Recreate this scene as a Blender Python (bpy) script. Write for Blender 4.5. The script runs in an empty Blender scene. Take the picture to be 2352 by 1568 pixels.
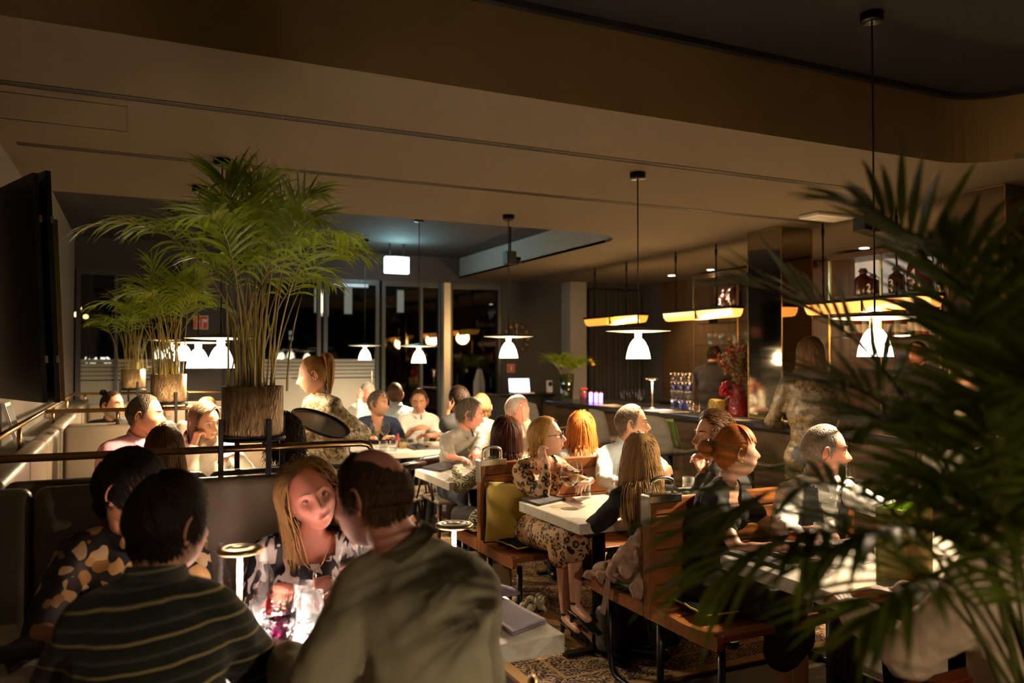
import bpy, bmesh, math, random
import numpy as np
from mathutils import Vector, Matrix, noise as mnoise

random.seed(7)
PI = math.pi
SC = bpy.context.scene
COL = SC.collection
V = Vector

# ---------------------------------------------------------------- camera
CAM = V((0, 0, 1.52))
YAW, PITCH = math.radians(-25.3), math.radians(1.19)
cam_d = bpy.data.cameras.new('camera')
cam_d.lens, cam_d.sensor_width = 28.0, 36.0
cam_d.clip_start = 0.05
cam_d.dof.use_dof = True
cam_d.dof.focus_distance = 3.6
cam_d.dof.aperture_fstop = 2.1
cam = bpy.data.objects.new('camera', cam_d)
cam.location = CAM
cam.rotation_euler = (PI / 2 + PITCH, 0, YAW)
COL.objects.link(cam)
SC.camera = cam
_R = cam.rotation_euler.to_matrix()
FPX = 28.0 / 36.0 * 2352

def U(px, py, Z):
    """photo pixel + depth along the optical axis -> place in the room"""
    return CAM + _R @ V(((px - 1176) / FPX * Z, (784 - py) / FPX * Z, -Z))

def G(px, py, z):
    """photo pixel + height -> place in the room"""
    d = _R @ V(((px - 1176) / FPX, (784 - py) / FPX, -1))
    return CAM + d * ((z - CAM.z) / d.z)

# ---------------------------------------------------------------- world, exposure
w = bpy.data.worlds.new('night'); SC.world = w; w.use_nodes = True
w.node_tree.nodes['Background'].inputs[0].default_value = (0.010, 0.014, 0.022, 1)
w.node_tree.nodes['Background'].inputs[1].default_value = 0.12
SC.view_settings.view_transform = 'Standard'
SC.view_settings.look = 'None'
SC.view_settings.gamma = 1
SC.view_settings.use_curve_mapping = False
SC.view_settings.exposure = 2.3
SC.cycles.use_denoising = True
SC.cycles.max_bounces = 7
SC.cycles.diffuse_bounces = 4
SC.cycles.transparent_max_bounces = 24
SC.cycles.sample_clamp_indirect = 6
SC.cycles.caustics_reflective = False
SC.cycles.caustics_refractive = False
PENDANT_W = 34.0      # every pendant's bulb
TABLELAMP_W = 24.0     # the small battery lamps on the tables
BARLAMP_E = 9.0
WARM = (1.0, 0.76, 0.48)

# ---------------------------------------------------------------- mesh helpers
class MB:
    def __init__(s): s.v = []; s.f = []; s.m = []; s.mi = 0
    def add(s, vs, fs, M=None):
        b = len(s.v)
        s.v += [tuple(M @ V(p)) for p in vs] if M else [tuple(p) for p in vs]
        s.f += [tuple(b + i for i in f) for f in fs]; s.m += [s.mi] * len(fs)
        return s
    def box(s, a, b, M=None):
        (x0, y0, z0), (x1, y1, z1) = a, b
        vs = [(x0,y0,z0),(x1,y0,z0),(x1,y1,z0),(x0,y1,z0),(x0,y0,z1),(x1,y0,z1),(x1,y1,z1),(x0,y1,z1)]
        return s.add(vs, [(0,3,2,1),(4,5,6,7),(0,1,5,4),(1,2,6,5),(2,3,7,6),(3,0,4,7)], M)
    def rbox(s, a, b, r=.01, M=None, seg=2):
        """box with rounded edges"""
        bm = bmesh.new(); bmesh.ops.create_cube(bm, size=1)
        for v in bm.verts:
            v.co = V([(a[i] + b[i]) / 2 + v.co[i] * (b[i] - a[i]) for i in range(3)])
        bmesh.ops.bevel(bm, geom=bm.edges[:], offset=r, segments=seg, profile=.5, affect='EDGES', clamp_overlap=True)
        bm.verts.index_update()
        s.add([v.co.copy() for v in bm.verts], [[v.index for v in f.verts] for f in bm.faces], M); bm.free(); return s
    def tube(s, pts, r, n=8, cap=True, M=None, flat=1.0):
        pts = [V(p) for p in pts]; k = len(pts)
        rr = r if isinstance(r, (list, tuple)) else [r] * k
        vs = []; up = None
        for i, p in enumerate(pts):
            t = (pts[min(i+1, k-1)] - pts[max(i-1, 0)])
            t = t.normalized() if t.length > 1e-9 else V((0, 0, 1))
            if up is None: up = V((0,0,1)) if abs(t.z) < .9 else V((1,0,0))
            a = t.cross(up)
            a = a.normalized() if a.length > 1e-6 else V((1,0,0)); b = a.cross(t).normalized(); up = b
            for j in range(n):
                q = 2 * PI * j / n
                vs.append(p + a * (math.cos(q) * rr[i]) + b * (math.sin(q) * rr[i] * flat))
        fs = [(i*n+j, i*n+(j+1) % n, (i+1)*n+(j+1) % n, (i+1)*n+j) for i in range(k-1) for j in range(n)]
        if cap: fs += [tuple(range(n))[::-1], tuple((k-1)*n + j for j in range(n))]
        return s.add(vs, fs, M)
    def lathe(s, prof, n=24, M=None, cap=False):
        k = len(prof)
        vs = [(r*math.cos(2*PI*j/n), r*math.sin(2*PI*j/n), z) for r, z in prof for j in range(n)]
        fs = [(i*n+j, i*n+(j+1) % n, (i+1)*n+(j+1) % n, (i+1)*n+j) for i in range(k-1) for j in range(n)]
        if cap: fs += [tuple(range(n))[::-1], tuple((k-1)*n + j for j in range(n))]
        return s.add(vs, fs, M)
    def ball(s, c, r, M=None, n=14, k=9, R=None):
        """ellipsoid, r a number or three radii; R turns it"""
        if not hasattr(r, '__len__'): r = (r, r, r)
        c = V(c); vs = []
        for i in range(1, k):
            for j in range(n):
                a, b = PI*i/k, 2*PI*j/n
                p = V((r[0]*math.sin(a)*math.cos(b), r[1]*math.sin(a)*math.sin(b), r[2]*math.cos(a)))
                vs.append(c + (R @ p if R else p))
        for q in (1, -1):
            p = V((0, 0, r[2]*q)); vs.append(c + (R @ p if R else p))
        t, e = len(vs)-2, len(vs)-1
        fs = [((i)*n+j, (i+1)*n+j, (i+1)*n+(j+1) % n, i*n+(j+1) % n) for i in range(k-2) for j in range(n)]
        fs += [(t, j, (j+1) % n) for j in range(n)] + [(e, (k-2)*n+(j+1) % n, (k-2)*n+j) for j in range(n)]
        return s.add(vs, fs, M)
    def cap(s, a, b, ra, rb, n=12):
        """tapered capsule"""
        a, b = V(a), V(b); d = b - a; L = d.length
        t = d / L if L > 1e-6 else V((0,0,1))
        u = t.cross(V((0,0,1)) if abs(t.z) < .9 else V((1,0,0))).normalized(); w_ = u.cross(t)
        rings = [(a - t*ra*math.cos(q), ra*math.sin(q)) for q in (.02, .55, 1.05, PI/2)] + \
                [(b + t*rb*math.cos(q), rb*math.sin(q)) for q in (PI/2, 1.05, .55, .02)]
        vs = [p + u*(math.cos(2*PI*j/n)*r) + w_*(math.sin(2*PI*j/n)*r) for p, r in rings for j in range(n)]
        k = len(rings)
        fs = [(i*n+j, i*n+(j+1) % n, (i+1)*n+(j+1) % n, (i+1)*n+j) for i in range(k-1) for j in range(n)]
        fs += [tuple(range(n))[::-1], tuple((k-1)*n+j for j in range(n))]
        return s.add(vs, fs)
    def prism(s, poly, z0, z1, M=None):
        n = len(poly)
        vs = [(x, y, z0) for x, y in poly] + [(x, y, z1) for x, y in poly]
        fs = [tuple(range(n))[::-1], tuple(range(n, 2*n))] + [(i, (i+1) % n, n+(i+1) % n, n+i) for i in range(n)]
        return s.add(vs, fs, M)
    def sheet(s, P, th=0.0):
        """grid of points P[i][j] as a cloth of thickness th"""
        a, b = len(P), len(P[0])
        vs = [V(p) for row in P for p in row]
        fs = [(i*b+j, i*b+j+1, (i+1)*b+j+1, (i+1)*b+j) for i in range(a-1) for j in range(b-1)]
        if th:
            nrm = []
            for i in range(a):
                for j in range(b):
                    e1 = V(P[min(i+1,a-1)][j]) - V(P[max(i-1,0)][j]); e2 = V(P[i][min(j+1,b-1)]) - V(P[i][max(j-1,0)])
                    q = e1.cross(e2); nrm.append(q.normalized() if q.length > 1e-9 else V((0,0,1)))
            o = len(vs); vs = vs + [p + q*th for p, q in zip(vs, nrm)]
            fs = fs + [tuple(o+i for i in f[::-1]) for f in fs]
            for i in range(a-1):
                for j in (0, b-1): fs.append((i*b+j, (i+1)*b+j, o+(i+1)*b+j, o+i*b+j))
            for j in range(b-1):
                for i in (0, a-1): fs.append((i*b+j, i*b+j+1, o+i*b+j+1, o+i*b+j))
        return s.add(vs, fs)

ORG = {}
def link(o, parent=None):
    COL.objects.link(o)
    if parent: o.parent = parent
    return o

def obj(name, mb, mats, parent=None, smooth=False, loc=None, fix=False):
    """one mesh object. Points are given in the room; a child is stored relative to its thing's base"""
    me = bpy.data.meshes.new(name)
    org = ORG.get(parent.name, V((0,0,0))) if parent else (V(loc) if loc is not None else V((0,0,0)))
    me.from_pydata([(p[0]-org.x, p[1]-org.y, p[2]-org.z) for p in mb.v], [], mb.f)
    if not isinstance(mats, (list, tuple)): mats = [mats]
    for m in mats: me.materials.append(m)
    if len(mats) > 1: me.polygons.foreach_set('material_index', mb.m)
    if fix:
        bm = bmesh.new(); bm.from_mesh(me); bmesh.ops.recalc_face_normals(bm, faces=bm.faces); bm.to_mesh(me); bm.free()
    if smooth: me.polygons.foreach_set('use_smooth', [True]*len(me.polygons))
    me.update()
    o = bpy.data.objects.new(name, me); link(o, parent)
    ORG[o.name] = org
    if not parent: o.location = org
    return o

def tag(o, label=None, cat=None, group=None, kind=None):
    if label: o['label'] = label
    if cat: o['category'] = cat
    if group: o['group'] = group
    if kind: o['kind'] = kind
    return o

def thing(name, loc, label=None, cat=None, group=None, kind=None):
    o = bpy.data.objects.new(name, None); o.empty_display_size = .1
    o.location = loc; link(o); ORG[o.name] = V(loc)
    return tag(o, label, cat, group, kind)

def copy_tree(o, parent=None):
    c = o.copy(); link(c, parent); ORG[c.name] = ORG.get(o.name, V((0,0,0)))
    for ch in list(o.children): copy_tree(ch, c)
    return c

PROTO = {}
def place(kind, loc, label, cat, group=None, rz=0, sc=1.0):
    """first use moves the prototype itself, later ones copy it with its parts"""
    root, used = PROTO[kind]
    if used: o = copy_tree(root)
    else: o = root; PROTO[kind][1] = True
    o.location = loc; o.rotation_euler = (0, 0, rz); o.scale = (sc, sc, sc)
    for k in ('group',):
        if k in o: del o[k]
    return tag(o, label, cat, group)

def T(x, y, z, rz=0, rx=0, ry=0):
    return Matrix.Translation((x, y, z)) @ Matrix.Rotation(rz, 4, 'Z') @ Matrix.Rotation(ry, 4, 'Y') @ Matrix.Rotation(rx, 4, 'X')

def point_light(name, loc, W, col=WARM, r=.03, parent=None, spot=None):
    d = bpy.data.lights.new(name, 'SPOT' if spot else 'POINT'); d.energy = W; d.color = col; d.shadow_soft_size = r
    if spot: d.spot_size, d.spot_blend = spot, .7
    o = bpy.data.objects.new(name, d); link(o, parent)
    org = ORG.get(parent.name, V((0,0,0))) if parent else V((0,0,0))
    o.location = V(loc) - org
    return o

# ---------------------------------------------------------------- materials
MATS = {}
class NT:
    def __init__(s, name):
        s.mat = bpy.data.materials.new(name); s.mat.use_nodes = True
        s.t = s.mat.node_tree; s.n = s.t.nodes; s.bsdf = s.n['Principled BSDF']; s.out = s.n['Material Output']
    def node(s, typ, **kw):
        x = s.n.new(typ)
        for k, v in kw.items(): setattr(x, k, v)
        return x
    def set(s, sock, val):
        if hasattr(val, 'is_output') or isinstance(val, bpy.types.NodeSocket): s.t.links.new(val, sock)
        else: sock.default_value = val
    def coords(s, kind='Object', scale=(1,1,1), rot=(0,0,0), loc=(0,0,0)):
        tc = s.node('ShaderNodeTexCoord'); m = s.node('ShaderNodeMapping')
        m.inputs['Scale'].default_value = scale; m.inputs['Rotation'].default_value = rot; m.inputs['Location'].default_value = loc
        s.t.links.new(tc.outputs[kind], m.inputs[0]); return m.outputs[0]
    def noise(s, vec, scale=10, detail=3, rough=.5, dist=0):
        x = s.node('ShaderNodeTexNoise'); s.set(x.inputs['Vector'], vec); x.inputs['Scale'].default_value = scale
        x.inputs['Detail'].default_value = detail; x.inputs['Roughness'].default_value = rough; x.inputs['Distortion'].default_value = dist
        return x.outputs['Fac']
    def voro(s, vec, scale=10, feature='F1', rnd=1.0, dims='3D', out='Distance'):
        x = s.node('ShaderNodeTexVoronoi', voronoi_dimensions=dims, feature=feature); s.set(x.inputs['Vector'], vec)
        x.inputs['Scale'].default_value = scale; x.inputs['Randomness'].default_value = rnd
        return x.outputs[out]
    def wave(s, vec, scale=5, dist=0, detail=2, direction='X', typ='BANDS', dscale=1):
        x = s.node('ShaderNodeTexWave', wave_type=typ)
        if typ == 'BANDS': x.bands_direction = direction
        s.set(x.inputs['Vector'], vec); x.inputs['Scale'].default_value = scale
        x.inputs['Distortion'].default_value = dist; x.inputs['Detail'].default_value = detail; x.inputs['Detail Scale'].default_value = dscale
        return x.outputs['Fac']
    def ramp(s, fac, stops, interp='LINEAR'):
        x = s.node('ShaderNodeValToRGB'); s.set(x.inputs[0], fac); r = x.color_ramp; r.interpolation = interp
        while len(r.elements) < len(stops): r.elements.new(.5)
        for e, (p, c) in zip(r.elements, stops): e.position = p; e.color = (*c, 1) if len(c) == 3 else c
        return x.outputs[0]
    def mix(s, fac, a, b, blend='MIX'):
        x = s.node('ShaderNodeMix', data_type='RGBA', blend_type=blend)
        s.set(x.inputs[0], fac); s.set(x.inputs[6], a if not isinstance(a, tuple) else (*a[:3], 1)); s.set(x.inputs[7], b if not isinstance(b, tuple) else (*b[:3], 1))
        return x.outputs[2]
    def math(s, op, a, b=0.0):
        x = s.node('ShaderNodeMath', operation=op); s.set(x.inputs[0], a); s.set(x.inputs[1], b); return x.outputs[0]
    def bump(s, h, strength=.3, dist=.01):
        x = s.node('ShaderNodeBump'); x.inputs['Strength'].default_value = strength; x.inputs['Distance'].default_value = dist
        s.set(x.inputs['Height'], h); s.t.links.new(x.outputs[0], s.bsdf.inputs['Normal'])
    def base(s, col, rough=.5, metal=0, spec=.5):
        s.set(s.bsdf.inputs['Base Color'], col if not isinstance(col, tuple) else (*col[:3], 1))
        s.set(s.bsdf.inputs['Roughness'], rough); s.bsdf.inputs['Metallic'].default_value = metal
        s.bsdf.inputs['Specular IOR Level'].default_value = spec
        return s

def mat(name, col, rough=.5, metal=0, var=.18, scale=14, bump=0, bscale=60, spec=.5, sheen=0, coat=0, stretch=(1,1,1), bdist=.004):
    if name in MATS: return MATS[name]
    n = NT(name); v = n.coords(scale=stretch)
    f = n.noise(v, scale, 4, .6)
    c = n.mix(f, tuple(x*(1-var) for x in col), tuple(min(1, x*(1+var)) for x in col))
    n.base(c, rough, metal, spec)
    if bump: n.bump(n.noise(v, bscale, 3, .6), bump, bdist)
    if sheen: n.bsdf.inputs['Sheen Weight'].default_value = sheen; n.bsdf.inputs['Sheen Roughness'].default_value = .5
    if coat: n.bsdf.inputs['Coat Weight'].default_value = coat; n.bsdf.inputs['Coat Roughness'].default_value = .1
    MATS[name] = n.mat; return n.mat

def emit(name, col, strength, var=.04):
    if name in MATS: return MATS[name]
    n = NT(name); f = n.noise(n.coords(), 6, 2)
    c = n.mix(f, tuple(x*(1-var) for x in col), col)
    n.base(col, .4); n.set(n.bsdf.inputs['Emission Color'], c); n.bsdf.inputs['Emission Strength'].default_value = strength
    MATS[name] = n.mat; return n.mat

def glass(name, tint=(.96,.97,.97), gloss=(1,1,1), rough=.03, ior=1.45, add=0.0, var=.04):
    """thin glass: what is behind shows through, with sharp reflections at grazing angles"""
    if name in MATS: return MATS[name]
    n = NT(name); n.n.remove(n.bsdf)
    f = n.noise(n.coords(), 8, 2); c = n.mix(f, tuple(x*(1-var) for x in tint), tint)
    tr = n.node('ShaderNodeBsdfTransparent'); gl = n.node('ShaderNodeBsdfGlossy'); lw = n.node('ShaderNodeLayerWeight'); mx = n.node('ShaderNodeMixShader')
    n.set(tr.inputs[0], c); gl.inputs['Color'].default_value = (*gloss, 1); gl.inputs['Roughness'].default_value = rough; lw.inputs[0].default_value = .5
    fac = n.math('ADD', n.math('MULTIPLY', n.math('POWER', lw.outputs['Facing'], 3.5), .75), add+(ior-1)**2/(ior+1)**2)
    n.set(mx.inputs[0], fac); n.t.links.new(tr.outputs[0], mx.inputs[1]); n.t.links.new(gl.outputs[0], mx.inputs[2])
    n.t.links.new(mx.outputs[0], n.out.inputs[0]); MATS[name] = n.mat; return n.mat

def wood(name, c1, c2, rough=.4, axis=0, scale=1.0):
    if name in MATS: return MATS[name]
    n = NT(name); st = [9*scale]*3; st[axis] = .7*scale
    v = n.coords(scale=tuple(st))
    g = n.noise(v, 5, 6, .6, .6); b = n.noise(v, 18, 4, .6)
    c = n.ramp(g, [(.25, c1), (.5, tuple((a+b_)/2 for a, b_ in zip(c1, c2))), (.75, c2)])
    c = n.mix(n.math('MULTIPLY', b, .35), c, tuple(x*.4 for x in c1))
    n.base(c, rough, 0, .4); n.bump(b, .12, .002); MATS[name] = n.mat; return n.mat
# ================================================================ shared materials
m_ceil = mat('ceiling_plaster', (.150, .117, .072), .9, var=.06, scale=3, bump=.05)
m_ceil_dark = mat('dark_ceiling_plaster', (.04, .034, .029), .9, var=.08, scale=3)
m_fascia = mat('fascia_paint', (.27, .18, .055), .85, var=.06, scale=3)
m_wallL = mat('warm_wall_paint', (.22, .18, .135), .85, var=.08, scale=4)
m_wallD = mat('charcoal_wall_paint', (.055, .05, .048), .7, var=.12, scale=4)
m_black = mat('black_metal', (.012, .012, .013), .4, .6, var=.3, scale=30)
m_blackm = mat('matte_black', (.016, .015, .016), .6, 0, var=.25, scale=30)
m_frame = mat('dark_window_metal', (.085, .09, .095), .4, .5, var=.15, scale=8)
m_alu = mat('pale_aluminium', (.62, .58, .5), .35, .6, var=.1, scale=8)
m_chrome = mat('brushed_steel', (.75, .72, .66), .25, 1, var=.08, scale=40)
m_brass = mat('brown_brass', (.36, .23, .10), .28, 1, var=.15, scale=24)
m_gold = mat('polished_brass', (.75, .5, .2), .25, 1, var=.12, scale=24)
m_floor = wood('dark_floorboards', (.012, .009, .007), (.03, .022, .016), .75, 1)
m_oakred = wood('red_brown_oak', (.20, .065, .018), (.42, .16, .05), .34, 0)
m_oakv = wood('red_brown_oak_upright', (.18, .055, .016), (.36, .13, .04), .36, 2)
m_walnut = wood('walnut_panel', (.05, .026, .011), (.13, .07, .028), .4, 2)
m_bar = mat('black_bar_stone', (.02, .018, .017), .22, var=.3, scale=20)
m_leather = mat('taupe_leather', (.185, .145, .10), .42, var=.14, scale=7, bump=.12, bscale=220, bdist=.002)
m_white = mat('white_plastic', (.75, .73, .69), .4, var=.04)
m_mirror = mat('smoked_mirror', (.42, .36, .28), .06, 1, var=.08, scale=5)
m_glass = glass('clear_glass')
m_pane = glass('window_pane', (.55, .58, .58), (.85, .9, .95), .02, 1.5, .02)

def marble():
    n = NT('pale_marble'); v = n.coords(scale=(1, 1, 1))
    a = n.noise(v, 7, 8, .62, 1.4); b = n.noise(v, 40, 4, .6)
    c = n.ramp(a, [(.3, (.68, .64, .57)), (.5, (.80, .77, .70)), (.56, (.64, .58, .50)), (.62, (.82, .79, .73))])
    c = n.mix(n.math('MULTIPLY', b, .25), c, (.45, .38, .28)); n.base(c, .28, 0, .5); return n.mat
m_marble = marble()

def rug_mat():
    n = NT('persian_rug'); v = n.coords(scale=(1, 1, 1))
    d = n.noise(v, 9, 3, .5)
    w1 = n.node('ShaderNodeVectorMath', operation='MULTIPLY_ADD'); n.set(w1.inputs[0], n.node('ShaderNodeTexNoise').outputs['Color'])
    tx = w1.inputs[0].links[0].from_node; n.set(tx.inputs['Vector'], v); tx.inputs['Scale'].default_value = 7
    w1.inputs[1].default_value = (.10, .10, 0); n.set(w1.inputs[2], v)
    vo = n.voro(w1.outputs[0], 9, 'DISTANCE_TO_EDGE', .85, '2D'); f1 = n.voro(w1.outputs[0], 21, 'F1', .9, '2D')
    ring = n.math('SINE', n.math('MULTIPLY', f1, 17.0))
    scroll = n.math('SINE', n.math('MULTIPLY', n.noise(v, 5.5, 2, .4, 1.2), 62.0))
    c = n.ramp(ring, [(.30, (.06, .034, .022)), (.55, (.42, .26, .13)), (.8, (.62, .47, .30))])
    c2 = n.ramp(scroll, [(.35, (.07, .04, .026)), (.6, (.52, .36, .21))])
    c = n.mix(.5, c, c2)
    c = n.mix(n.math('LESS_THAN', vo, .018), c, (.10, .06, .035))
    s = n.node('ShaderNodeSeparateXYZ'); n.set(s.inputs[0], v)
    # border bands measured from the edges
    ex = n.math('MINIMUM', n.math('SUBTRACT', s.outputs[0], 0.0), n.math('SUBTRACT', 1.95, s.outputs[0]))
    ey = n.math('MINIMUM', n.math('SUBTRACT', s.outputs[1], 0.0), n.math('SUBTRACT', 3.4, s.outputs[1]))
    e = n.math('MINIMUM', ex, ey)
    band = n.ramp(e, [(0, (1,1,1)), (.055, (0,0,0)), (.20, (0,0,0)), (.205, (.8,.8,.8)), (.225, (0,0,0)), (.42, (0,0,0)), (.425, (1,1,1)), (.62, (0,0,0))], 'CONSTANT')
    c = n.mix(band, c, (.50, .30, .13))
    n.base(c, .95, 0, .1); n.bump(n.noise(v, 260, 2), .3, .004); return n.mat

# ================================================================ floor, walls, ceiling
Z1, Z2, ZR = 2.70, 3.10, 3.00        # lower ceiling, near upper ceiling, far recess
XL, XR, YB, YN = -0.68, 7.45, 11.0, -1.6
tag(obj('floor', MB().box((XL-.1, YN, -.1), (XR+.1, YB+.1, 0)), m_floor), kind='structure')
tag(obj('wall_left', MB().box((XL-.12, YN, 0), (XL, YB+.1, 3.3)), m_wallL), kind='structure')
tag(obj('wall_near', MB().box((XL-.12, YN-.12, 0), (XR+.1, YN, 3.3)), m_wallD), kind='structure')

def arc(cx, cy, r, a0, a1, n=10):
    return [(cx + r*math.cos(math.radians(a0+(a1-a0)*i/n)), cy + r*math.sin(math.radians(a0+(a1-a0)*i/n))) for i in range(n+1)]
# lower ceiling: band from the fascia to the recess, all of the bar side
low = [(XL, 3.21)] + arc(4.33, 2.79, .42, 90, 0) + [(4.75, YN), (XR, YN), (XR, YB), (4.34, YB)] + arc(3.84, 6.95, .5, 0, -90) + [(XL, 6.45)]
bm_ = MB(); n_ = len(low)
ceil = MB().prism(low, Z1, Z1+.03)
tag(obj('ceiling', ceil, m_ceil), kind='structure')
tag(obj('ceiling', MB().box((XL, YN, Z2), (4.9, 3.4, Z2+.05)), mat('unlit_ceiling_plaster', (.016, .0135, .010), .9, var=.08, scale=3)), kind='structure')  # near upper ceiling gets no light; that shade is put into its near-black colour
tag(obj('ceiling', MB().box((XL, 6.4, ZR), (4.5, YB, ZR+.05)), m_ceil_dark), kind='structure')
fas = [(XL, 3.21)] + arc(4.33, 2.79, .42, 90, 0) + [(4.75, YN)]
mb = MB()
for (a, b), (c, d) in zip(fas, fas[1:]):
    mb.add([(a+.002,b-.004,Z1-.002),(c+.002,d-.004,Z1-.002),(c+.002,d-.004,Z2),(a+.002,b-.004,Z2)], [(0,1,2,3)])
tag(obj('trim_1', mb, m_fascia), kind='structure')
rec = [(4.34, YB)] + arc(3.84, 6.95, .5, 0, -90) + [(XL, 6.45)]
mb = MB()
for (a, b), (c, d) in zip(rec, rec[1:]):
    mb.add([(a,b,Z1),(c,d,Z1),(c,d,ZR),(a,b,ZR)], [(0,1,2,3)])
tag(obj('trim_2', mb, mat('recess_face_paint', (.30, .30, .28), .85)), kind='structure')
# black strip standing in for the shadow line where fascia meets upper ceiling
mb = MB(); f2 = [(XL, 3.17)] + arc(4.33, 2.79, .38, 90, 0) + [(4.71, YN)]
for (a, b), (c, d) in zip(f2, f2[1:]):
    ux, uy = (c-a), (d-b); L_ = math.hypot(ux, uy); nx, ny = uy/L_*.035, -ux/L_*.035
    q = [(a,b),(c,d),(c+nx,d+ny),(a+nx,b+ny)]; mb.add([(x,y,Z2-.03) for x,y in q]+[(x,y,Z2-.001) for x,y in q], [(0,1,2,3),(4,5,6,7),(0,1,5,4),(1,2,6,5),(2,3,7,6),(3,0,4,7)])
tag(obj('trim_3', mb, m_blackm, fix=True), kind='structure')
# slot diffusers: a frame with two black slots
for k, (y, xa, xb) in enumerate([(3.99, -.55, 4.6), (5.10, -.6, 5.4)]):
    t = thing('trim_%d' % (4+k), (xa, y, Z1), kind='structure')
    obj('slot_frame', MB().box((xa, y-.032, Z1-.004), (xb, y-.026, Z1+.001)).box((xa, y+.026, Z1-.004), (xb, y+.032, Z1+.001)), m_ceil, t)
    x = xa
    while x < xb - .05:
        L = min(1.2, xb-x)
        obj('slot', MB().box((x, y-.026, Z1-.0015), (x+L-.012, y-.004, Z1+.001)).box((x, y+.004, Z1-.0015), (x+L-.012, y+.026, Z1+.001)), m_blackm, t); x += L
# access panel outline in the ceiling
a, b = G(12, 222, Z1), G(285, 300, Z1)
mb = MB(); x0, x1 = -.66, -.05
for p, q in (((x0,4.13,Z1-.002),(x1,4.135,Z1)), ((x0,4.59,Z1-.002),(x1,4.595,Z1)), ((x1,4.13,Z1-.002),(x1+.005,4.595,Z1)), ((x0,4.13,Z1-.002),(x0+.005,4.595,Z1))): mb.box(p, q)
tag(obj('trim_6', mb, m_blackm), kind='structure')

# ---------------------------------------------------------------- back wall: windows, doors, dark wall
H0 = 2.62
tag(obj('wall_back', MB().box((XL, YB, H0), (XR, YB+.12, 3.3)), m_wallD), kind='structure')
m_film = mat('frosted_film', (.50, .48, .41), .75, var=.07, scale=5)
def window(n, x0, x1, film=True, split=None, door=False):
    kind = 'door' if door else 'window'
    t = thing('%s_%d' % (kind, n), ((x0+x1)/2, YB, 0), kind='structure')
    f = .05
    obj('frame', MB().box((x0, YB, 0), (x0+f, YB+.09, H0)).box((x1-f, YB, 0), (x1, YB+.09, H0)).box((x0+f, YB, H0-.07), (x1-f, YB+.09, H0)).box((x0+f, YB, 0), (x1-f, YB+.09, .09)), m_frame, t)
    xs = [x0+f] + ([split] if split else []) + [x1-f]
    for a_, b_ in zip(xs, xs[1:]):
        obj('pane', MB().box((a_, YB+.04, .09), (b_, YB+.05, H0-.07)), m_pane, t)
    if split: obj('mullion', MB().box((split-.02, YB, .09), (split+.02, YB+.09, H0-.07)), m_frame, t)
    if film:
        z = 1.22
        for a_, b_ in zip(xs, xs[1:]):
            obj('film', MB().box((a_+.006, YB+.034, .1), (b_-.006, YB+.039, 1.24)), m_film, t)
            for k in range(5):
                obj('film_strip', MB().box((a_+.006, YB+.034, 1.255+k*.052), (b_-.006, YB+.039, 1.297+k*.052)), m_film, t)
    return t
window(1, XL+.02, 0.56, split=-.22)
tag(obj('wall_pier', MB().box((.56, YB-.35, 0), (1.42, YB+.1, H0+.1)), m_wallD), kind='structure')
t = thing('radiator_grille', (.99, YB-.36, 0), 'dark ribbed wall panel with upright slats under the red sign', 'wall panel')
for k in range(9):
    obj('slat', MB().box((1.02+k*.042, YB-.375, .1), (1.045+k*.042, YB-.352, 2.2)), m_wallD, t)
window(2, 1.42, 2.30)
w2 = window(1, 2.34, 3.12, film=True, door=True)
obj('door_closer', MB().rbox((2.45, YB-.06, 2.50), (2.95, YB-.005, 2.56), .008), mat('closer_metal', (.3,.33,.34), .35, .7), w2)
obj('door_handle', MB().tube([(3.0, YB-.07, .95), (3.0, YB-.07, 1.35)], .014), m_chrome, w2)
window(3, 3.16, 4.06, film=False, split=3.75)
tag(obj('trim_7', MB().box((4.06, YB-.10, 0), (4.16, YB+.09, H0)), m_alu), kind='structure')
window(4, 4.18, 5.02, film=False)
tag(obj('wall_corner', MB().box((5.02, YB-.02, 0), (6.05, YB+.1, H0+.1)), m_wallD), kind='structure')
tag(obj('wall_pillar', MB().box((6.05, YB-.30, 0), (6.34, YB+.1, H0+.1)), mat('lit_pillar_face', (.33, .31, .28), .7)), kind='structure')  # lit side of the wall: the light on it is put into the paler colour
tag(obj('wall_bar_end', MB().box((6.34, YB-.05, 0), (XR+.05, YB+.1, H0+.1)), m_wallD), kind='structure')
# curtain beside the bar
mb = MB(); pts = []
for i in range(61):
    x = 6.45 + .95*i/60; y = YB-.18 + .05*math.sin(i*1.35) + .015*math.sin(i*.5)
    pts.append([(x, y, 0.02), (x, y, 1.3), (x+.004*math.sin(i), y, 2.6)])
mb.sheet(pts, .004)
tag(obj('curtain', mb, mat('charcoal_curtain', (.05,.043,.04), .9, bump=.2), smooth=True), 'tall charcoal curtain in deep folds behind the bar end', 'curtain')

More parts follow.
